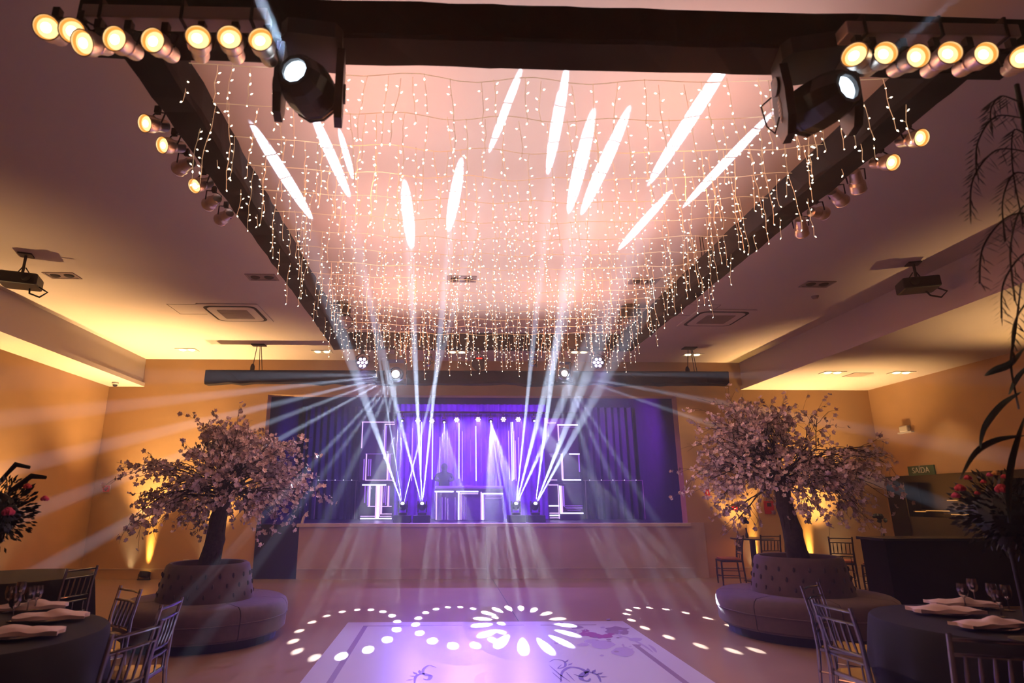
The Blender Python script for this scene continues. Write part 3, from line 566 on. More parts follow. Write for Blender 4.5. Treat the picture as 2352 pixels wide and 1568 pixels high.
def projector(loc, s, label):
    t = thing('ceiling_projector', label, 'projector', loc, R(20*s), 'projectors hung from the ceiling')
    MB().box((-.22, -.17, -.08), (.22, .17, .08), .025).build('body', M['blackm'], t)
    MB().tube([(0, 0, .08), (0, 0, ZC-loc[2])], .018, 8).tube([(.1, .06, .08), (.02, .02, .2)], .008, 5).tube([(-.1, .06, .08), (-.02, .02, .2)], .008, 5).box((-.08, -.08, ZC-loc[2]-.02), (.08, .08, ZC-loc[2])).build('mount', M['blackm'], t)
    MB().lathe([(.0, 0), (.05, 0), (.055, .05), (0, .045)], (s*.1, -.16, 0), (0, -1, 0), 14).build('lens', M['blackg'], t)
    MB().tube([(.2, 0, -.05), (.32, 0, -.12), (.24, 0, -.2), (.12, 0, -.16), (.1, .05, -.08)], .012, 6).build('handle', M['blackm'], t)
p = fz(48, 645, 4.45); projector(tuple(p), 1, 'dark projector hanging from the ceiling at the far left'); p = fz(2108, 655, 4.5); projector(tuple(p), -1, 'dark projector hanging from the ceiling right of the truss')

# ---------------------------------------------------------------- signs and small fittings on the walls
def plate_at(name, px, py, w_, h_, m, label, cat, Y=YB, root=None):
    p = fy(px, py, Y); t = thing(name, label, cat, (p.x, Y, p.z)); MB().box((-w_/2, -.02, -h_/2), (w_/2, 0, h_/2), .004).build('plate', m, t); return t
t = plate_at('extinguisher_sign', 245, 1122, .15, .14, M['red'], 'small red extinguisher sign on the back wall left of the left tree', 'sign')
MB().box((-.016, -.022, -.045), (.016, -.02, .03)).box((-.008, -.022, .03), (.02, -.02, .045)).build('symbol', M['white'], t); MB().box((-.085, -.012, -.08), (.085, -.001, .08)).build('border', M['white'], t)
t = plate_at('wall_socket', 428, 1290, .13, .10, M['white'], 'white wall socket beside the left round sofa', 'socket'); MB().box((-.035, -.023, -.02), (.035, -.02, .02)).build('outlet', M['gap'], t)
t = plate_at('emergency_light', 1617, 1081, .26, .14, M['white'], 'white emergency light box beside the stage opening, behind blossoms', 'emergency light'); MB().box((-.06, -.023, -.005), (-.01, -.02, .005)).build('switch', M['gap'], t)
t = plate_at('extinguisher_sign', 1624, 1131, .12, .13, M['red'], 'small red extinguisher sign under the right tree blossoms', 'sign'); MB().box((-.014, -.022, -.035), (.014, -.02, .03)).build('symbol', M['white'], t)
t = plate_at('fire_alarm', 1687, 1167, .13, .08, M['red'], 'tiny red alarm box on the right part of the back wall', 'alarm'); MB().box((-.02, -.024, -.012), (.02, -.02, .012)).build('button', M['white'], t)
t = plate_at('fire_hose_sign', 1766, 1165, .22, .28, M['red'], 'red rectangular sign left of the right tree trunk', 'sign'); MB().box((-.045, -.023, .02), (.05, -.02, .10)).build('symbol', M['gap'], t)
p = fx(2118, 1080, XR); t = thing('exit_sign', 'dark green exit sign above the bar niche on the right wall', 'sign', (XR, p.y, p.z)); MB().box((-.03, -.36, -.10), (0, .36, .10), .004).build('plate', M['green'], t)
cu = bpy.data.curves.new('lettering', 'FONT'); cu.body = 'SAÍDA'; cu.size = .17; cu.align_x = 'CENTER'; cu.align_y = 'CENTER'; cu.extrude = .002; cu.materials.append(M['white'])
o = bpy.data.objects.new('lettering', cu); COL.objects.link(o); bpy.context.view_layer.update(); me_ = bpy.data.meshes.new_from_object(o); bpy.data.objects.remove(o); o = bpy.data.objects.new('lettering', me_); COL.objects.link(o); o.parent = t; o.location = (-.033, 0, 0); o.rotation_euler = (PI/2, 0, -PI/2)
p = fx(2083, 987, XR); t = thing('emergency_light', 'emergency light with two lamps high on the right wall', 'emergency light', (XR, p.y, p.z)); MB().box((-.07, -.2, -.07), (0, .2, -.04)).build('base', M['white'], t); MB().box((-.09, -.12, -.04), (0, .12, .09), .02).build('body', M['white'], t)
# bar niche and counter
yb0 = fx(2040, 1092, XR).y
struct('trim_6', MB().box((XR-.02, 5, 0), (XR, yb0+.1, 2.15)), M['blackg'])
t = thing('back_shelf', 'dark bar shelving with faintly lit shelf edges on the right wall', 'shelf', (XR-.02, 11.6, 0))
MB().box((-.3, -1.2, 0), (-.28, 1.3, 1.3)).box((-.3, -1.2, 0), (0, -1.17, 2.0)).box((-.3, 1.27, 0), (0, 1.3, 2.0)).build('frame', M['blackm'], t)
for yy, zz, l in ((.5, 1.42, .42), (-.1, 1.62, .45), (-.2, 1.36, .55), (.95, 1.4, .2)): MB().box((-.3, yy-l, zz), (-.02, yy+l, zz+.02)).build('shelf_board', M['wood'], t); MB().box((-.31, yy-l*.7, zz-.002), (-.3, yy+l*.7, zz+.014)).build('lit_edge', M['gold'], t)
t = thing('bar_counter', 'long black bar counter at the right behind the transparent chairs', 'bar counter', (8.9, 10.35, 0))
MB().box((-1.75, -.3, 0), (1.1, .3, .98)).build('front', M['black'], t); MB().box((-1.8, -.34, .98), (1.15, .34, 1.03), .008).build('counter_top', M['blackg'], t)

# ---------------------------------------------------------------- floor cans
def can(x, y, label, aim=(0, .3, 1)):
    t = thing('floor_uplight', label, 'uplight', (x, y, 0), 0, 'amber uplights standing along the walls')
    d = Vector(aim).normalized()
    MB().lathe([(0, 0), (.10, 0), (.11, .03), (.11, .1), (.1, .1), (.095, .085)], (0, 0, .06), d, 16).build('housing', M['blackm'], t, True)
    for k in range(5): MB().disc(Vector((-.06+.03*k, 0, .06))+d*.09, d, .013, 8, .006).build('led', M['uplens'], t)
    MB().box((-.13, -.03, 0), (.13, .03, .025)).tube([(-.12, 0, .01), (-.12, 0, .12)], .01, 5).tube([(.12, 0, .01), (.12, 0, .12)], .01, 5).build('bracket', M['blackm'], t)
for x, y, lab in UPL: can(x, y, lab)

# ---------------------------------------------------------------- round sofas with blossom trees
def round_sofa(loc, s, label):
    t = thing('round_sofa', label, 'sofa', loc, 0, 'round tufted sofas with planters'); n = 7
    MB().lathe([(.86, 0), (.88, .10)], n=40, cap=True).build('plinth', M['blackm'], t)
    for k in range(n):
        a0 = 2*PI*k/n+.006+.3; a1 = 2*PI*(k+1)/n-.006+.3
        c = MB().lathe([(.45, .10), (.93, .10), (.965, .13), (.975, .26), (.985, .30), (.985, .37), (.965, .42), (.92, .45), (.7, .46), (.45, .455)], a0=a0, a1=a1, n=10)
        q = c.build('seat_cushion', M['suede'], t, True)
        MB().lathe([(.976, .275), (.990, .285), (.976, .295)], a0=a0, a1=a1, n=10).build('piping', M['suede'], q, True)
    b = MB().lathe([(.56, .44), (.565, .46), (.50, .80), (.485, .85), (.45, .875), (.42, .87), (.40, .84), (.39, .7), (0, .7)], n=48); b.build('backrest', M['suede'], t, True)
    MB().lathe([(0, .79), (.395, .79)], n=30).build('soil', M['gap'], t)
    bm_ = MB().ball((0, 0, 0), .016, 6, 4, (1, 1, 1.9)).mesh('button', M['button'])
    for j, (r_, z) in enumerate(((.548, .53), (.532, .64), (.515, .75))):
        for k in range(20):
            a = 2*PI*(k+.5*(j % 2))/20; o = bpy.data.objects.new('button', bm_); COL.objects.link(o); o.parent = t; o.location = (r_*math.cos(a), r_*math.sin(a), z)
    t.scale = (s,)*3; return t
round_sofa((-2.93, 8.05, 0), 1.0, 'round mauve tufted sofa at the left with the blossom tree in its middle')
round_sofa((4.6, 8.15, 0), 1.06, 'round mauve tufted sofa at the right with the blossom tree in its middle')
def tree(loc, lean, seed, cr, label, pale, nb, zb, flat):
    q = random.Random(seed); t = thing('blossom_tree', label, 'tree', loc, 0, 'artificial blossom trees in the round sofas')
    top = Vector((lean, 0, zb)); N_ = 10
    pts = [Vector((lean*(k/N_)+.015*math.sin(k*1.3+seed), .012*math.cos(k*1.1), zb*k/N_)) for k in range(N_+1)]
    tk = MB().tube(pts, [.13-.045*k/N_+.008*math.sin(k*2.1) for k in range(N_+1)], 12)
    for k in range(7):
        a = k*2*PI/7; tk.tube([Vector((math.cos(a+j*.25)*(.11-.04*j/5), math.sin(a+j*.25)*(.11-.04*j/5), zb*j/5))+Vector((lean*j/5, 0, 0)) for j in range(6)], .022, 5)
    tk.build('trunk', M['bark'], t, True)
    twig = MB(); tips = []
    def grow(p, d, L, r, dep):
        n = 4; pp = [p]
        for i in range(n):
            d = (d+Vector((q.uniform(-.22, .22), q.uniform(-.22, .22), q.uniform(-.16, .14)-(.05 if dep else .02)))).normalized(); p = p+d*L/n; pp.append(p)
            if dep >= 2 or i >= 2: tips.append((p, dep))
        twig.tube(pp, [r*(1-.5*i/n) for i in range(n+1)], 4 if dep else 6, False)
        if dep < 3:
            for _ in range([4, 3, 2][dep]):
                e = (d+Vector((q.uniform(-.75, .75), q.uniform(-.75, .75), q.uniform(-.45, .45)))).normalized(); st = pp[q.choice([2, 3, 4])]
                grow(st, e, L*q.uniform(.55, .8), r*.5, dep+1)
    for k in range(nb):
        a = k*2.399+q.uniform(-.2, .2); el = q.choice([-.02, .1, .25, .42, .6, .85, 1.25]) if k % 7 else 1.4
        d = Vector((math.cos(a)*math.cos(el), math.sin(a)*math.cos(el), math.sin(el)*flat)); hz = cr*.52*(1 if el < 1 else .8)
        grow(top+Vector((0, 0, q.uniform(-.08, .1))), d.normalized(), hz, .017, 0)
    twig.build('branches', M['bark'], t)
    fa = MB(); fb = MB()
    for (p, dep) in tips:
        if q.random() > pale: continue
        for _ in range(q.choice([0, 1, 1, 2])):
            c = p+Vector((q.uniform(-.035, .035), q.uniform(-.035, .035), q.uniform(-.03, .03))); d = Vector((q.uniform(-1, 1), q.uniform(-1.3, .6), q.uniform(-.4, 1))).normalized(); u, w_, d = basis(d)
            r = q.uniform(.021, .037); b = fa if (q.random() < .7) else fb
            for k in range(5):
                a = k*2*PI/5; e = u*math.cos(a)+w_*math.sin(a); f = u*math.cos(a+PI/2)+w_*math.sin(a+PI/2); i = c+d*.002
                b.add([i, i+e*r*.6+f*r*.42+d*r*.2, i+e*r*1.1+d*r*.45, i+e*r*.6-f*r*.42+d*r*.2], [(0, 1, 2, 3)])
    fa.build('pale_blossoms', M['petal'], t, label='pale pinkish blossoms', kind='stuff'); fb.build('dusky_blossoms', M['bud'], t, label='dusky blossoms', kind='stuff')
    return t
tree((-2.93, 8.05, .79), .10, 3, 1.09, 'blossom tree at the left with pale flowers, trunk rising from the left round sofa', .8, 40, .90, .80)
tree((4.62, 8.15, .84), -.12, 8, 1.30, 'blossom tree at the right with dusky pink flowers, trunk rising from the right round sofa', .7, 44, 1.0, .75)

# ---------------------------------------------------------------- chairs and tables
def chiavari(name, label, loc, rz, m, cush, group, s=1.0):
    t = thing(name, label, 'chair', loc, rz, group); w_, d_, sh, bh = .20, .20, .46, .93
    for sx in (-1, 1):
        MB().tube([(sx*w_, -d_, 0), (sx*w_, -d_, sh*.5), (sx*w_*.97, -d_*.97, sh)], [.013, .018, .017], 8).build('leg', m, t, True)
        MB().tube([(sx*w_*.98, d_*1.15, 0), (sx*w_*.95, d_, sh), (sx*w_*.93, d_*1.1, .7), (sx*w_*.95, d_*1.35, bh)], [.013, .018, .016, .014], 8).build('back_post', m, t, True)
    MB().box((-w_, -d_, sh-.035), (w_, d_, sh), .008).build('seat', m, t)
    if cush: MB().box((-w_*.95, -d_*.95, sh), (w_*.95, d_*.9, sh+.04), .015).build('cushion', cush, t, True)
    for z, y in ((.90, 1.33), (.82, 1.25), (.62, 1.04), (.57, 1.02)): MB().tube([(-w_*.94, d_*y, z), (0, d_*y+.02, z+.003), (w_*.94, d_*y, z)], .010, 8).build('rail', m, t, True)
    for k in range(5):
        x = -w_*.66+k*w_*.33
        b = MB().tube([(x, d_*1.02+.012, .62), (x, d_*1.14+.015, .72), (x, d_*1.25+.015, .82)], [.007, .011, .007], 6)
        b.tube([(x, d_*1.02, .57), (x, d_*1.0, sh)], .007, 6) if k % 2 == 0 else None
        b.build('spindle', m, t, True)
    for z in (.14, .27):
        for sx in (-1, 1): MB().tube([(sx*w_, -d_, z), (sx*w_*.97, d_*1.08, z)], .008, 6).build('stretcher', m, t, True)
        MB().tube([(-w_, -d_, z+.03), (w_, -d_, z+.03)], .008, 6).build('stretcher', m, t, True)
    t.scale = (s,)*3; return t
GD = 'dark wooden chairs by the right wall'
d0 = chiavari('banquet_chair', 'dark wooden chair turned sideways with an orange seat, nearest the stage', (5.78, 12.75, 0), R(-100), M['wood'], M['orange'], GD, 1.02)
for (x, y, rz, lab) in [(6.68, 12.95, 175, 'dark wooden chair whose slatted back stands against the lit wall'), (7.2, 13.15, 190, 'dark wooden chair half hidden behind the right tree trunk'), (7.75, 12.2, 155, 'dark wooden chair right of the tree trunk, back slats seen aslant'), (8.0, 11.5, 175, 'dark wooden chair pushed up to the second tall table'), (8.75, 11.35, 200, 'dark wooden chair beside the black bar counter')]:
    dup(d0, lab, (x, y, 0), R(rz))
def pedestal_table(loc, h, r, label):
    t = thing('pedestal_table', label, 'table', loc, 0, 'dark pedestal tables')
    MB().lathe([(0, h-.03), (r, h-.03), (r+.01, h-.015), (r, h), (0, h)], n=36).build('tabletop', M['wood'], t, True)
    MB().lathe([(.06, .03), (.055, .3), (.06, h-.03)], n=16).build('column', M['wood'], t, True)
    MB().lathe([(0, 0), (.24, 0), (.24, .02), (.07, .04)], n=28).build('base', M['wood'], t, True)
pedestal_table((6.55, 13.25, 0), .86, .42, 'dark round pedestal table standing against the amber-lit wall'); pedestal_table((8.3, 11.7, 0), .95, .42, 'dark round pedestal table near the bar counter')
def small_vase(loc, label, kind):
    t = thing('bud_vase', label, 'vase', loc)
    MB().lathe([(0, 0), (.03, 0), (.035, .05), (.015, .12), (.02, .2), (.012, .2)], n=14).build('vase', M['glass'] if kind else M['wood'], t, True)
    MB().tube([(0, 0, .1), (.01, 0, .3)], .006, 5).build('stem', M['darkleaf'], t)
    b = MB()
    for k in range(14): b.ball((random.uniform(-.09, .09)*kind+random.uniform(-.04, .04), random.uniform(-.06, .06), .34+random.uniform(-.04, .06)), .035, 6, 5, jit=.2)
    b.build('flowers', M['darkleaf'], t, kind='stuff')
small_vase((6.45, 13.25, .86), 'thin dark vase with a drooping flower on the table by the lit wall', 0); small_vase((8.3, 11.7, .95), 'glass vase with a dark flower bunch on the table near the bar', 1)

def dining_table(loc, r, label, h=.76):
    t = thing('dining_table', label, 'table', loc, 0, 'round tables under black cloths')
    MB().lathe([(0, h-.03), (r-.02, h-.03), (r-.02, h)], n=40, cap=True).build('tabletop', M['wood'], t)
    for a in (0, 1.57, 3.14, 4.71): MB().tube([(math.cos(a)*r*.6, math.sin(a)*r*.6, 0), (math.cos(a)*r*.6, math.sin(a)*r*.6, h-.03)], .02, 6).build('leg', M['wood'], t)
    b = MB(); n = 72; rr = [(0, h+.006), (r, h+.006), (r+.015, h-.01)]
    prof = []; vs = []
    for j in range(9):
        for k in range(n):
            a = 2*PI*k/n
            if j < 3: rad, z = rr[j]
            else: f = (j-2)/6; rad = r+.02+.05*f*(1+math.sin(a*14+loc[0]))*.8+.03*f; z = h-.01-(h-.04)*f
            vs.append((math.cos(a)*rad, math.sin(a)*rad, z))
    b.add(vs, [(j*n+k, j*n+(k+1) % n, (j+1)*n+(k+1) % n, (j+1)*n+k) for j in range(8) for k in range(n)])
    o = b.build('tablecloth', M['cloth'], None, True); o.location = loc; tag(o, label.replace('round dining table under a', 'floor-length'), 'tablecloth', 'black table cloths')
dining_table((-3.15, 4.35, 0), .85, 'round dining table under a black cloth at the near left'); dining_table((4.0, 4.55, 0), .8, 'round dining table under a black cloth at the near right'); dining_table((-5.0, 7.6, 0), .8, 'round dining table under a black cloth farther back at the left')
def setting(x, y, a, z, lab, fold):
    t = thing('dinner_plate', 'plate under ' + lab, 'plate', (x, y, z), a, 'plates on the dark tables'); MB().lathe([(0, .004), (.09, .004), (.14, .016), (.15, .018), (.14, .010), (.09, 0), (0, 0)], n=30).build('plate', M['plate'], t, True)
    vs = []; nx, ny = 14, 7; L, W = .23, .085
    for layer in (0, 1):
        for i in range(nx+1):
            for j in range(ny+1):
                u = i/nx*2-1; v = j/ny*2-1; e = 1-abs(u)**6; zz = .018+layer*(.022+.018*e*(1-v*v)+.006*math.sin(u*7+fold)*math.cos(v*3)+.02*max(0, 1-((u-.2*fold)/.35)**2)*(1-v*v))
                vs.append((u*L+.01*math.sin(v*5), v*W*(1-.22*max(0, 1-((u-.1*fold)/.3)**2)), zz))
    k = (nx+1)*(ny+1); fs = []
    for i in range(nx):
        for j in range(ny):
            q = i*(ny+1)+j; fs += [(q, q+1, q+ny+2, q+ny+1), (k+q, k+q+ny+1, k+q+ny+2, k+q+1)]
    for i in range(nx): q = i*(ny+1); fs += [(q, q+ny+1, q+ny+1+k, q+k), (q+ny, q+ny+k, q+2*ny+1+k, q+2*ny+1)]
    for j in range(ny): q = j; fs += [(q, q+k, q+1+k, q+1)]; q = nx*(ny+1)+j; fs += [(q, q+1, q+1+k, q+k)]
    o = fixn(MB().add(vs, fs).build('napkin', M['napkin'], None, True)); o.location = (x, y, z); o.rotation_euler = (0, 0, a); tag(o, lab, 'napkin', 'folded white napkins')
for px, py, a, z, lab, f in [(118, 1418, 12, .772, 'white folded napkin at the right edge of the near left table', 1), (50, 1455, 8, .772, 'white folded napkin nearest the left picture edge', -1), (75, 1395, 20, .772, 'white folded napkin farthest back on the near left table', .5),
                              (2172, 1404, -8, .772, 'white folded napkin on the near right table, behind the transparent chair', -1), (2275, 1436, 6, .772, 'smaller white folded napkin to the right on the near right table', 1), (2210, 1388, -14, .772, 'white folded napkin farthest back on the near right table', .4)]:
    p = fz(px, py, z+.02); setting(p.x, p.y, R(a), z, lab, f)
def goblet(x, y, z, label):
    t = thing('wine_glass', label, 'glass', (x, y, z), 0, 'wine glasses on the dark tables')
    MB().lathe([(0, 0), (.035, 0), (.035, .003), (.005, .008), (.004, .08)], n=16).build('foot', M['glass'], t, True); MB().lathe([(.004, .08), (.03, .10), (.04, .14), (.034, .19), (.032, .19), (.037, .14), (.027, .105)], n=16).build('bowl', M['glass'], t, True)
    return t
g0 = None
for k, (px, py) in enumerate([(18, 1400), (42, 1388), (62, 1402), (80, 1398), (28, 1420), (2240, 1378), (2285, 1392), (2318, 1396), (2218, 1392), (2300, 1410)]):
    p = fz(px, py, .79); lab = 'clear wine glass among the plates, %s' % ('on the near left table' if px < 1000 else 'on the near right table')
    if g0 is None: g0 = goblet(p.x, p.y, .772, lab)
    else: dup(g0, lab, (p.x, p.y, .772))
GA = 'clear acrylic chairs round the dark tables'
a0 = chiavari('acrylic_chair', 'transparent chair near the left, violet glints on its back', (-2.0, 3.86, 0), R(-105), M['acr'], None, GA, .98)
for (x, y, rz, lab) in [(-2.22, 4.72, -88, 'transparent chair seen edge-on just left of the left sofa'), (-2.78, 5.25, -40, 'transparent chair behind the near left table, top of back visible'), (-4.2, 7.2, -110, 'amber-glinting transparent chair at the farther left table'), (-5.2, 6.6, 180, 'transparent chair before the farther left table'),
                        (2.98, 4.5, 95, 'transparent chair with violet glints leaning beside the near right table'), (3.35, 5.3, 40, 'transparent chair behind the near right table, below the right sofa'), (3.0, 3.66, 160, 'violet-lit transparent chair nearest the camera at the right')]:
    dup(a0, lab, (x, y, 0), R(rz))
# flower arrangements close to the camera
def arrangement(loc, h, label, roses, R_, seed, fronds):
    q = random.Random(seed); t = thing('flower_arrangement', label, 'flower arrangement', loc)
    MB().lathe([(0, 0), (.11, 0), (.11, .012), (.02, .03), (.014, .1), (.014, h-.12), (.05, h-.06), (.09, h)], n=18).build('stand', M['blackm'], t, True)
    lf = MB()
    for _ in range(1000):
        d = Vector((q.gauss(0, 1), q.gauss(0, 1), q.gauss(0, .9))).normalized(); c = Vector((0, 0, h+R_*.55))+d*R_*q.uniform(.45, 1.0)
        u, w_, _ = basis(d+Vector((q.uniform(-.6, .6), q.uniform(-.6, .6), q.uniform(-.6, .6)))); l = q.uniform(.016, .032); dd = (d+u*.5).normalized()
        lf.add([c, c+dd*l+w_*l*.35, c+dd*l*2, c+dd*l-w_*l*.35, c-w_.cross(dd)*.001], [(0, 1, 2, 3)])
    lf.ball((0, 0, h+R_*.5), R_*.62, 12, 8, (1, 1, .95), .12); lf.build('foliage', M['darkleaf'], t)
    for (dx, dy, dz, r, mm) in roses:
        b = MB()
        for k in range(4):
            for j in range(5): a = j*2*PI/5+k*.6; rr_ = r*(.25+.22*k); b.ball((dx+math.cos(a)*rr_*.6, dy+math.sin(a)*rr_*.5, dz-r*.12*k), r*(.45), 6, 5, (1, .8, .9), .05)
        b.build('rose', M[mm], t, True)
    for fr in fronds:
        pts = [Vector(p) for p in fr[0]]; n = len(pts); vs = []
        for i, p in enumerate(pts):
            d = (pts[min(i+1, n-1)]-pts[max(0, i-1)]).normalized(); s_ = d.cross(Vector((0, 1, 0))).normalized(); w_ = fr[1]*math.sin(PI*(i+.6)/(n+.2))
            vs += [p+s_*w_, p+Vector((0, -.008, 0)), p-s_*w_, p+Vector((0, .006, 0))]
        b = MB().add(vs, [(i*4+k, i*4+(k+1) % 4, i*4+4+(k+1) % 4, i*4+4+k) for i in range(n-1) for k in range(4)]); b.build('long_leaf', M[fr[2]], t, True)
    return t
arrangement((-3.05, 4.3, .768), .62, 'dark round flower ball with a pink rose on a stand at the left edge', [(.21, -.15, .78, .045, 'pinkr'), (.36, -.04, .86, .03, 'pinkr'), (.27, -.1, .94, .03, 'rose')], .25, 4, [([(.12, -.05, .9), (.26, -.06, 1.0), (.36, -.06, .99)], .02, 'darkleaf'), ([(0, 0, .95), (.1, 0, 1.08), (.2, 0, 1.06)], .02, 'darkleaf')])
def spline(P, n=12):
    P = [Vector(p) for p in P]; out = []
    for i in range(len(P)-1):
        a, b, c, d = P[max(i-1, 0)], P[i], P[i+1], P[min(i+2, len(P)-1)]
        for k in range(n):
            t_ = k/n; out.append(.5*((2*b)+(c-a)*t_+(2*a-5*b+4*c-d)*t_*t_+(3*b-a-3*c+d)*t_**3))
    return out+[P[-1]]
BO = Vector((3.62, 3.95, .768))
def fr(pts, Y=3.2): return spline([fy(x, y, Y)-BO for x, y in pts], 5)
arrangement(tuple(BO), .62, 'tall flower arrangement with coral roses and long drooping leaves at the right edge', [tuple(fy(x, y, 3.7)-BO)+(r, m_) for x, y, r, m_ in [(2204, 1117, .035, 'rose'), (2194, 1135, .028, 'pinkr'), (2222, 1094, .025, 'rose'), (2300, 1118, .045, 'rose'), (2286, 1084, .025, 'yel'), (2306, 1092, .022, 'rose'), (2258, 1104, .018, 'rose'), (2244, 1130, .018, 'rose'), (2272, 1088, .02, 'pinkr')]], .26, 9,
   [(fr([(2345, 900), (2300, 930), (2262, 980), (2250, 1030)]), .018, 'frond'), (fr([(2352, 800), (2320, 835), (2285, 850), (2262, 862)]), .02, 'frond'), (fr([(2360, 840), (2335, 870), (2318, 905)]), .014, 'frond'), (fr([(2352, 1000), (2290, 1010), (2240, 1040), (2205, 1100)]), .016, 'leaf'), (fr([(2352, 960), (2320, 1080), (2318, 1200)]), .02, 'leaf'), (fr([(2345, 650), (2332, 760), (2322, 840), (2340, 940)]), .008, 'darkleaf')])
# tall fern-like plant standing out of focus at the right edge
q = random.Random(2); BP = fy(2325, 190, 2.6); BP.z = 0; t = thing('tall_foliage_plant', 'very tall dark feathery plant standing at the right edge, reaching the ceiling', 'plant', BP)
stem = spline([(0.02, 0, .3), (0.0, 0, 1.2), (.03, 0, 2.2), (-.02, 0, 3.0), (.02, 0, 3.7)], 6); MB().tube(stem, .012, 8).build('stem', M['darkleaf'], t, True)
MB().lathe([(0, 0), (.14, 0), (.17, .32), (.15, .32), (.14, .28), (0, .28)], n=20).build('pot', M['blackm'], t, True)
for k, (z, side, L, dr) in enumerate([(2.55, -1, .22, .25), (2.75, -1, .28, .3), (2.95, -1, .34, .32), (3.15, -1, .30, .36), (3.3, -1, .36, .34), (3.5, -1, .26, .3), (2.35, -1, .14, .2), (3.6, -1, .2, .14), (2.9, 1, .2, .3), (3.3, 1, .2, .3), (1.75, -1, .12, .3), (1.5, 1, .15, .25), (1.45, -1, .10, .3), (3.0, -1, .16, .45), (3.4, -1, .15, .5), (2.2, 1, .15, .3)]):
    yo = q.uniform(-.12, .12); base = Vector((0, 0, z)); pts = spline([base, base+Vector((side*L*.45, yo*.5, .02)), base+Vector((side*L*.85, yo, -dr*.4)), base+Vector((side*L, yo*1.2, -dr))], 7)
    b = MB().tube(pts, .004, 4)
    for i, p in enumerate(pts[2:]):
        for s_ in (-1, 1):
            l = .11*(1-.5*i/len(pts)); dd = Vector((s_*.6+side*.3, q.uniform(-.5, .5), -.6)).normalized(); w_ = Vector((.011, .008, .004))
            b.add([p-w_, p+dd*l*.5+w_*1.2, p+dd*l, p+dd*l*.5-w_*1.2], [(0, 1, 2, 3)])
    b.build('frond', M['darkleaf'], t)
p = fy(2310, 1210, 5.6); t = thing('amber_glow_cup', 'amber glowing cup standing in for the wall uplight behind the coral roses', 'lamp', (p.x, p.y, p.z-.12))  # glowing cup added in place of the uplight glimpsed at the wall
MB().lathe([(.07, 0), (.11, .10), (.14, .24), (.13, .24)], n=18).build('glowing_cup', M['gold2'], t, True); MB().tube([(0, 0, -(p.z-.12)), (0, 0, .02)], .02, 8).lathe([(0, -(p.z-.12)), (.14, -(p.z-.12)), (.14, -(p.z-.14))], n=16).build('stand', M['blackm'], t)

# ---------------------------------------------------------------- white dance floor sheet with its print
MX0, MX1, MY0, MY1 = -1.3, 2.48, 3.2, 8.96
t = thing('dance_floor_sheet', 'white printed vinyl sheet laid on the floor before the stage', 'floor sheet', ((MX0+MX1)/2, 6.1, 0)); O_ = Vector(((MX0+MX1)/2, 6.1, 0))
def put(mb, name, m, **k): return rel(mb.build(name, m, t, **k), t)
put(MB().box((MX0, MY0, .0), (MX1, MY1, .008)), 'sheet', M['vinyl']); Z1 = .0081
def strip(x0, y0, x1, y1, name='border_line'): put(MB().box((x0, y0, .008), (x1, y1, .0092)), name, M['borderp'])
ins = .24; lw = .06
strip(MX0+ins, MY1-ins-lw*.5, .25, MY1-ins); strip(.75, MY1-ins-lw*.5, 1.08, MY1-ins); strip(1.3, MY1-ins-lw*.5, 2.05, MY1-ins); strip(MX0+ins, MY0+.2, MX0+ins+lw, MY1-ins); strip(MX1-ins-lw, MY0+.2, MX1-ins, 7.55)
def ribbon(pts, w0, z=.0092):
    P = [Vector(p) for p in pts]; n = len(P); vs = []
    for i, p in enumerate(P):
        d = (P[min(i+1, n-1)]-P[max(i-1, 0)]).normalized(); s_ = Vector((-d.y, d.x)); w_ = w0*(.25+.75*math.sin(PI*i/(n-1)))
        vs += [(p.x+s_.x*w_, p.y+s_.y*w_, z), (p.x-s_.x*w_, p.y-s_.y*w_, z)]
    return vs, [(2*i, 2*i+1, 2*i+3, 2*i+2) for i in range(n-1)]
def fl(x, y): v = fz(x, y, 0); return (v.x, v.y)
def scroll(path, w_): pts = [(v.x, v.y) for v in spline([(*fl(*p), 0) for p in path], 8)]; return ribbon([Vector(p) for p in pts], w_)
def orn(paths, leaves, m):
    b = MB()
    for p, w_ in paths: b.add(*scroll(p, w_))
    for (x, y, dx, dy, s_) in leaves:
        c = Vector(fl(x, y)); d = (Vector(fl(x+dx, y+dy))-c); n_ = Vector((-d.y, d.x)).normalized()*s_
        b.add([(c.x, c.y, .0092), (c.x+d.x*.5+n_.x, c.y+d.y*.5+n_.y, .0092), (c.x+d.x, c.y+d.y, .0092), (c.x+d.x*.5-n_.x, c.y+d.y*.5-n_.y, .0092)], [(0, 3, 2, 1)])
    put(b, 'scroll_ornament', m)
orn([([(1262,1522),(1275,1516),(1295,1520),(1298,1532),(1282,1537),(1290,1528)],.012), ([(1288,1568),(1292,1545),(1310,1534),(1335,1538),(1348,1548),(1338,1556),(1318,1550)],.022), ([(1380,1568),(1372,1552),(1350,1545),(1336,1552),(1336,1562),(1350,1566),(1356,1560)],.024), ([(1262,1530),(1285,1550),(1310,1568)],.008), ([(1300,1545),(1320,1566)],.006), ([(1268,1545),(1292,1566)],.006)],
    [(1298,1524,8,-8,.014),(1304,1530,12,-6,.014),(1352,1546,-2,-10,.02),(1360,1548,8,-9,.02),(1368,1552,18,-6,.02),(1374,1556,22,0,.018)], M['print_'])
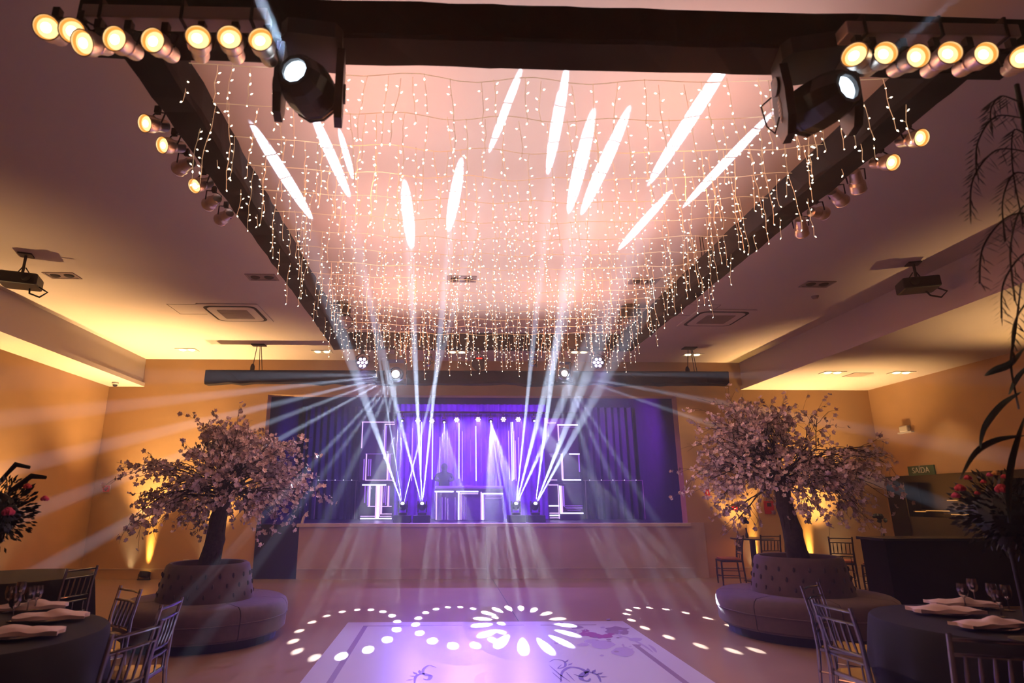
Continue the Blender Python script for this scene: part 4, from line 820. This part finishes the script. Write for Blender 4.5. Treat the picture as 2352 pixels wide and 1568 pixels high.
orn([([(1002,1535),(985,1530),(972,1540),(975,1552),(995,1554)],.014), ([(952,1572),(955,1556),(970,1549),(988,1554),(984,1563),(972,1561)],.022)], [(958,1556,-18,-2,.018),(960,1553,-12,-9,.018),(965,1550,-2,-10,.018),(950,1562,-18,3,.016)], M['print_'])
put(MB().add(*scroll([(1118,1545),(1102,1556),(1106,1580),(1120,1610)], .05)), 'monogram', M['palep'])
b1 = MB(); b2 = MB(); b3 = MB(); q = random.Random(6)
def blob(b, cx_, cy_, rx, ry, n=14, j=.25): 
    c = Vector(fl(cx_, cy_)); a = Vector(fl(cx_+rx, cy_))-c; e = Vector(fl(cx_, cy_-ry))-c
    b.add([(c.x+a.x*math.cos(2*PI*k/n)*(f := 1+q.uniform(-j, j))+e.x*math.sin(2*PI*k/n)*f, c.y+a.y*math.cos(2*PI*k/n)*f+e.y*math.sin(2*PI*k/n)*f, .0092+len(b.v)*1e-7) for k in range(n)], [tuple(range(n))])
for a_ in [(1350,1457,18,5),(1372,1462,16,5),(1395,1462,14,4),(1402,1458,8,3),(1345,1450,10,3)]: blob(b1, *a_, j=.3)
for a_ in [(1418,1448,26,8),(1325,1442,14,4),(1435,1455,10,4)]: blob(b2, *a_)
for a_ in [(1385,1482,28,9),(1432,1498,26,11),(1360,1474,18,5),(1305,1452,20,5),(1460,1470,16,4),(1340,1482,14,4)]: blob(b3, *a_, j=.12)
for _ in range(26): blob(b2 if q.random() < .4 else b3, q.gauss(1385, 55), q.gauss(1472, 20), q.uniform(2, 7), q.uniform(1, 2.5), 7)
b3.add(*scroll([(1390,1455),(1440,1465),(1480,1485),(1500,1500)], .02))
put(b3, 'printed_leaves', M['leafp']); put(b2, 'printed_petals', M['borderp'], kind='stuff'); put(b1, 'printed_roses', M['rosep'])
ring2 = MB(); ring2.add(*scroll([(1490,1482),(1500,1490),(1508,1500)], .02)); put(ring2, 'printed_twig', M['leafp'])

# ---------------------------------------------------------------- thin haze filling the hall
hz = MB().box((XL+.01, YN+.01, .015), (XR-.01, YK-.01, ZC-.01)).build('haze', haze, None); hz['kind'] = 'stuff'; hz['label'] = 'thin stage haze filling the whole hall'; hz['category'] = 'haze'
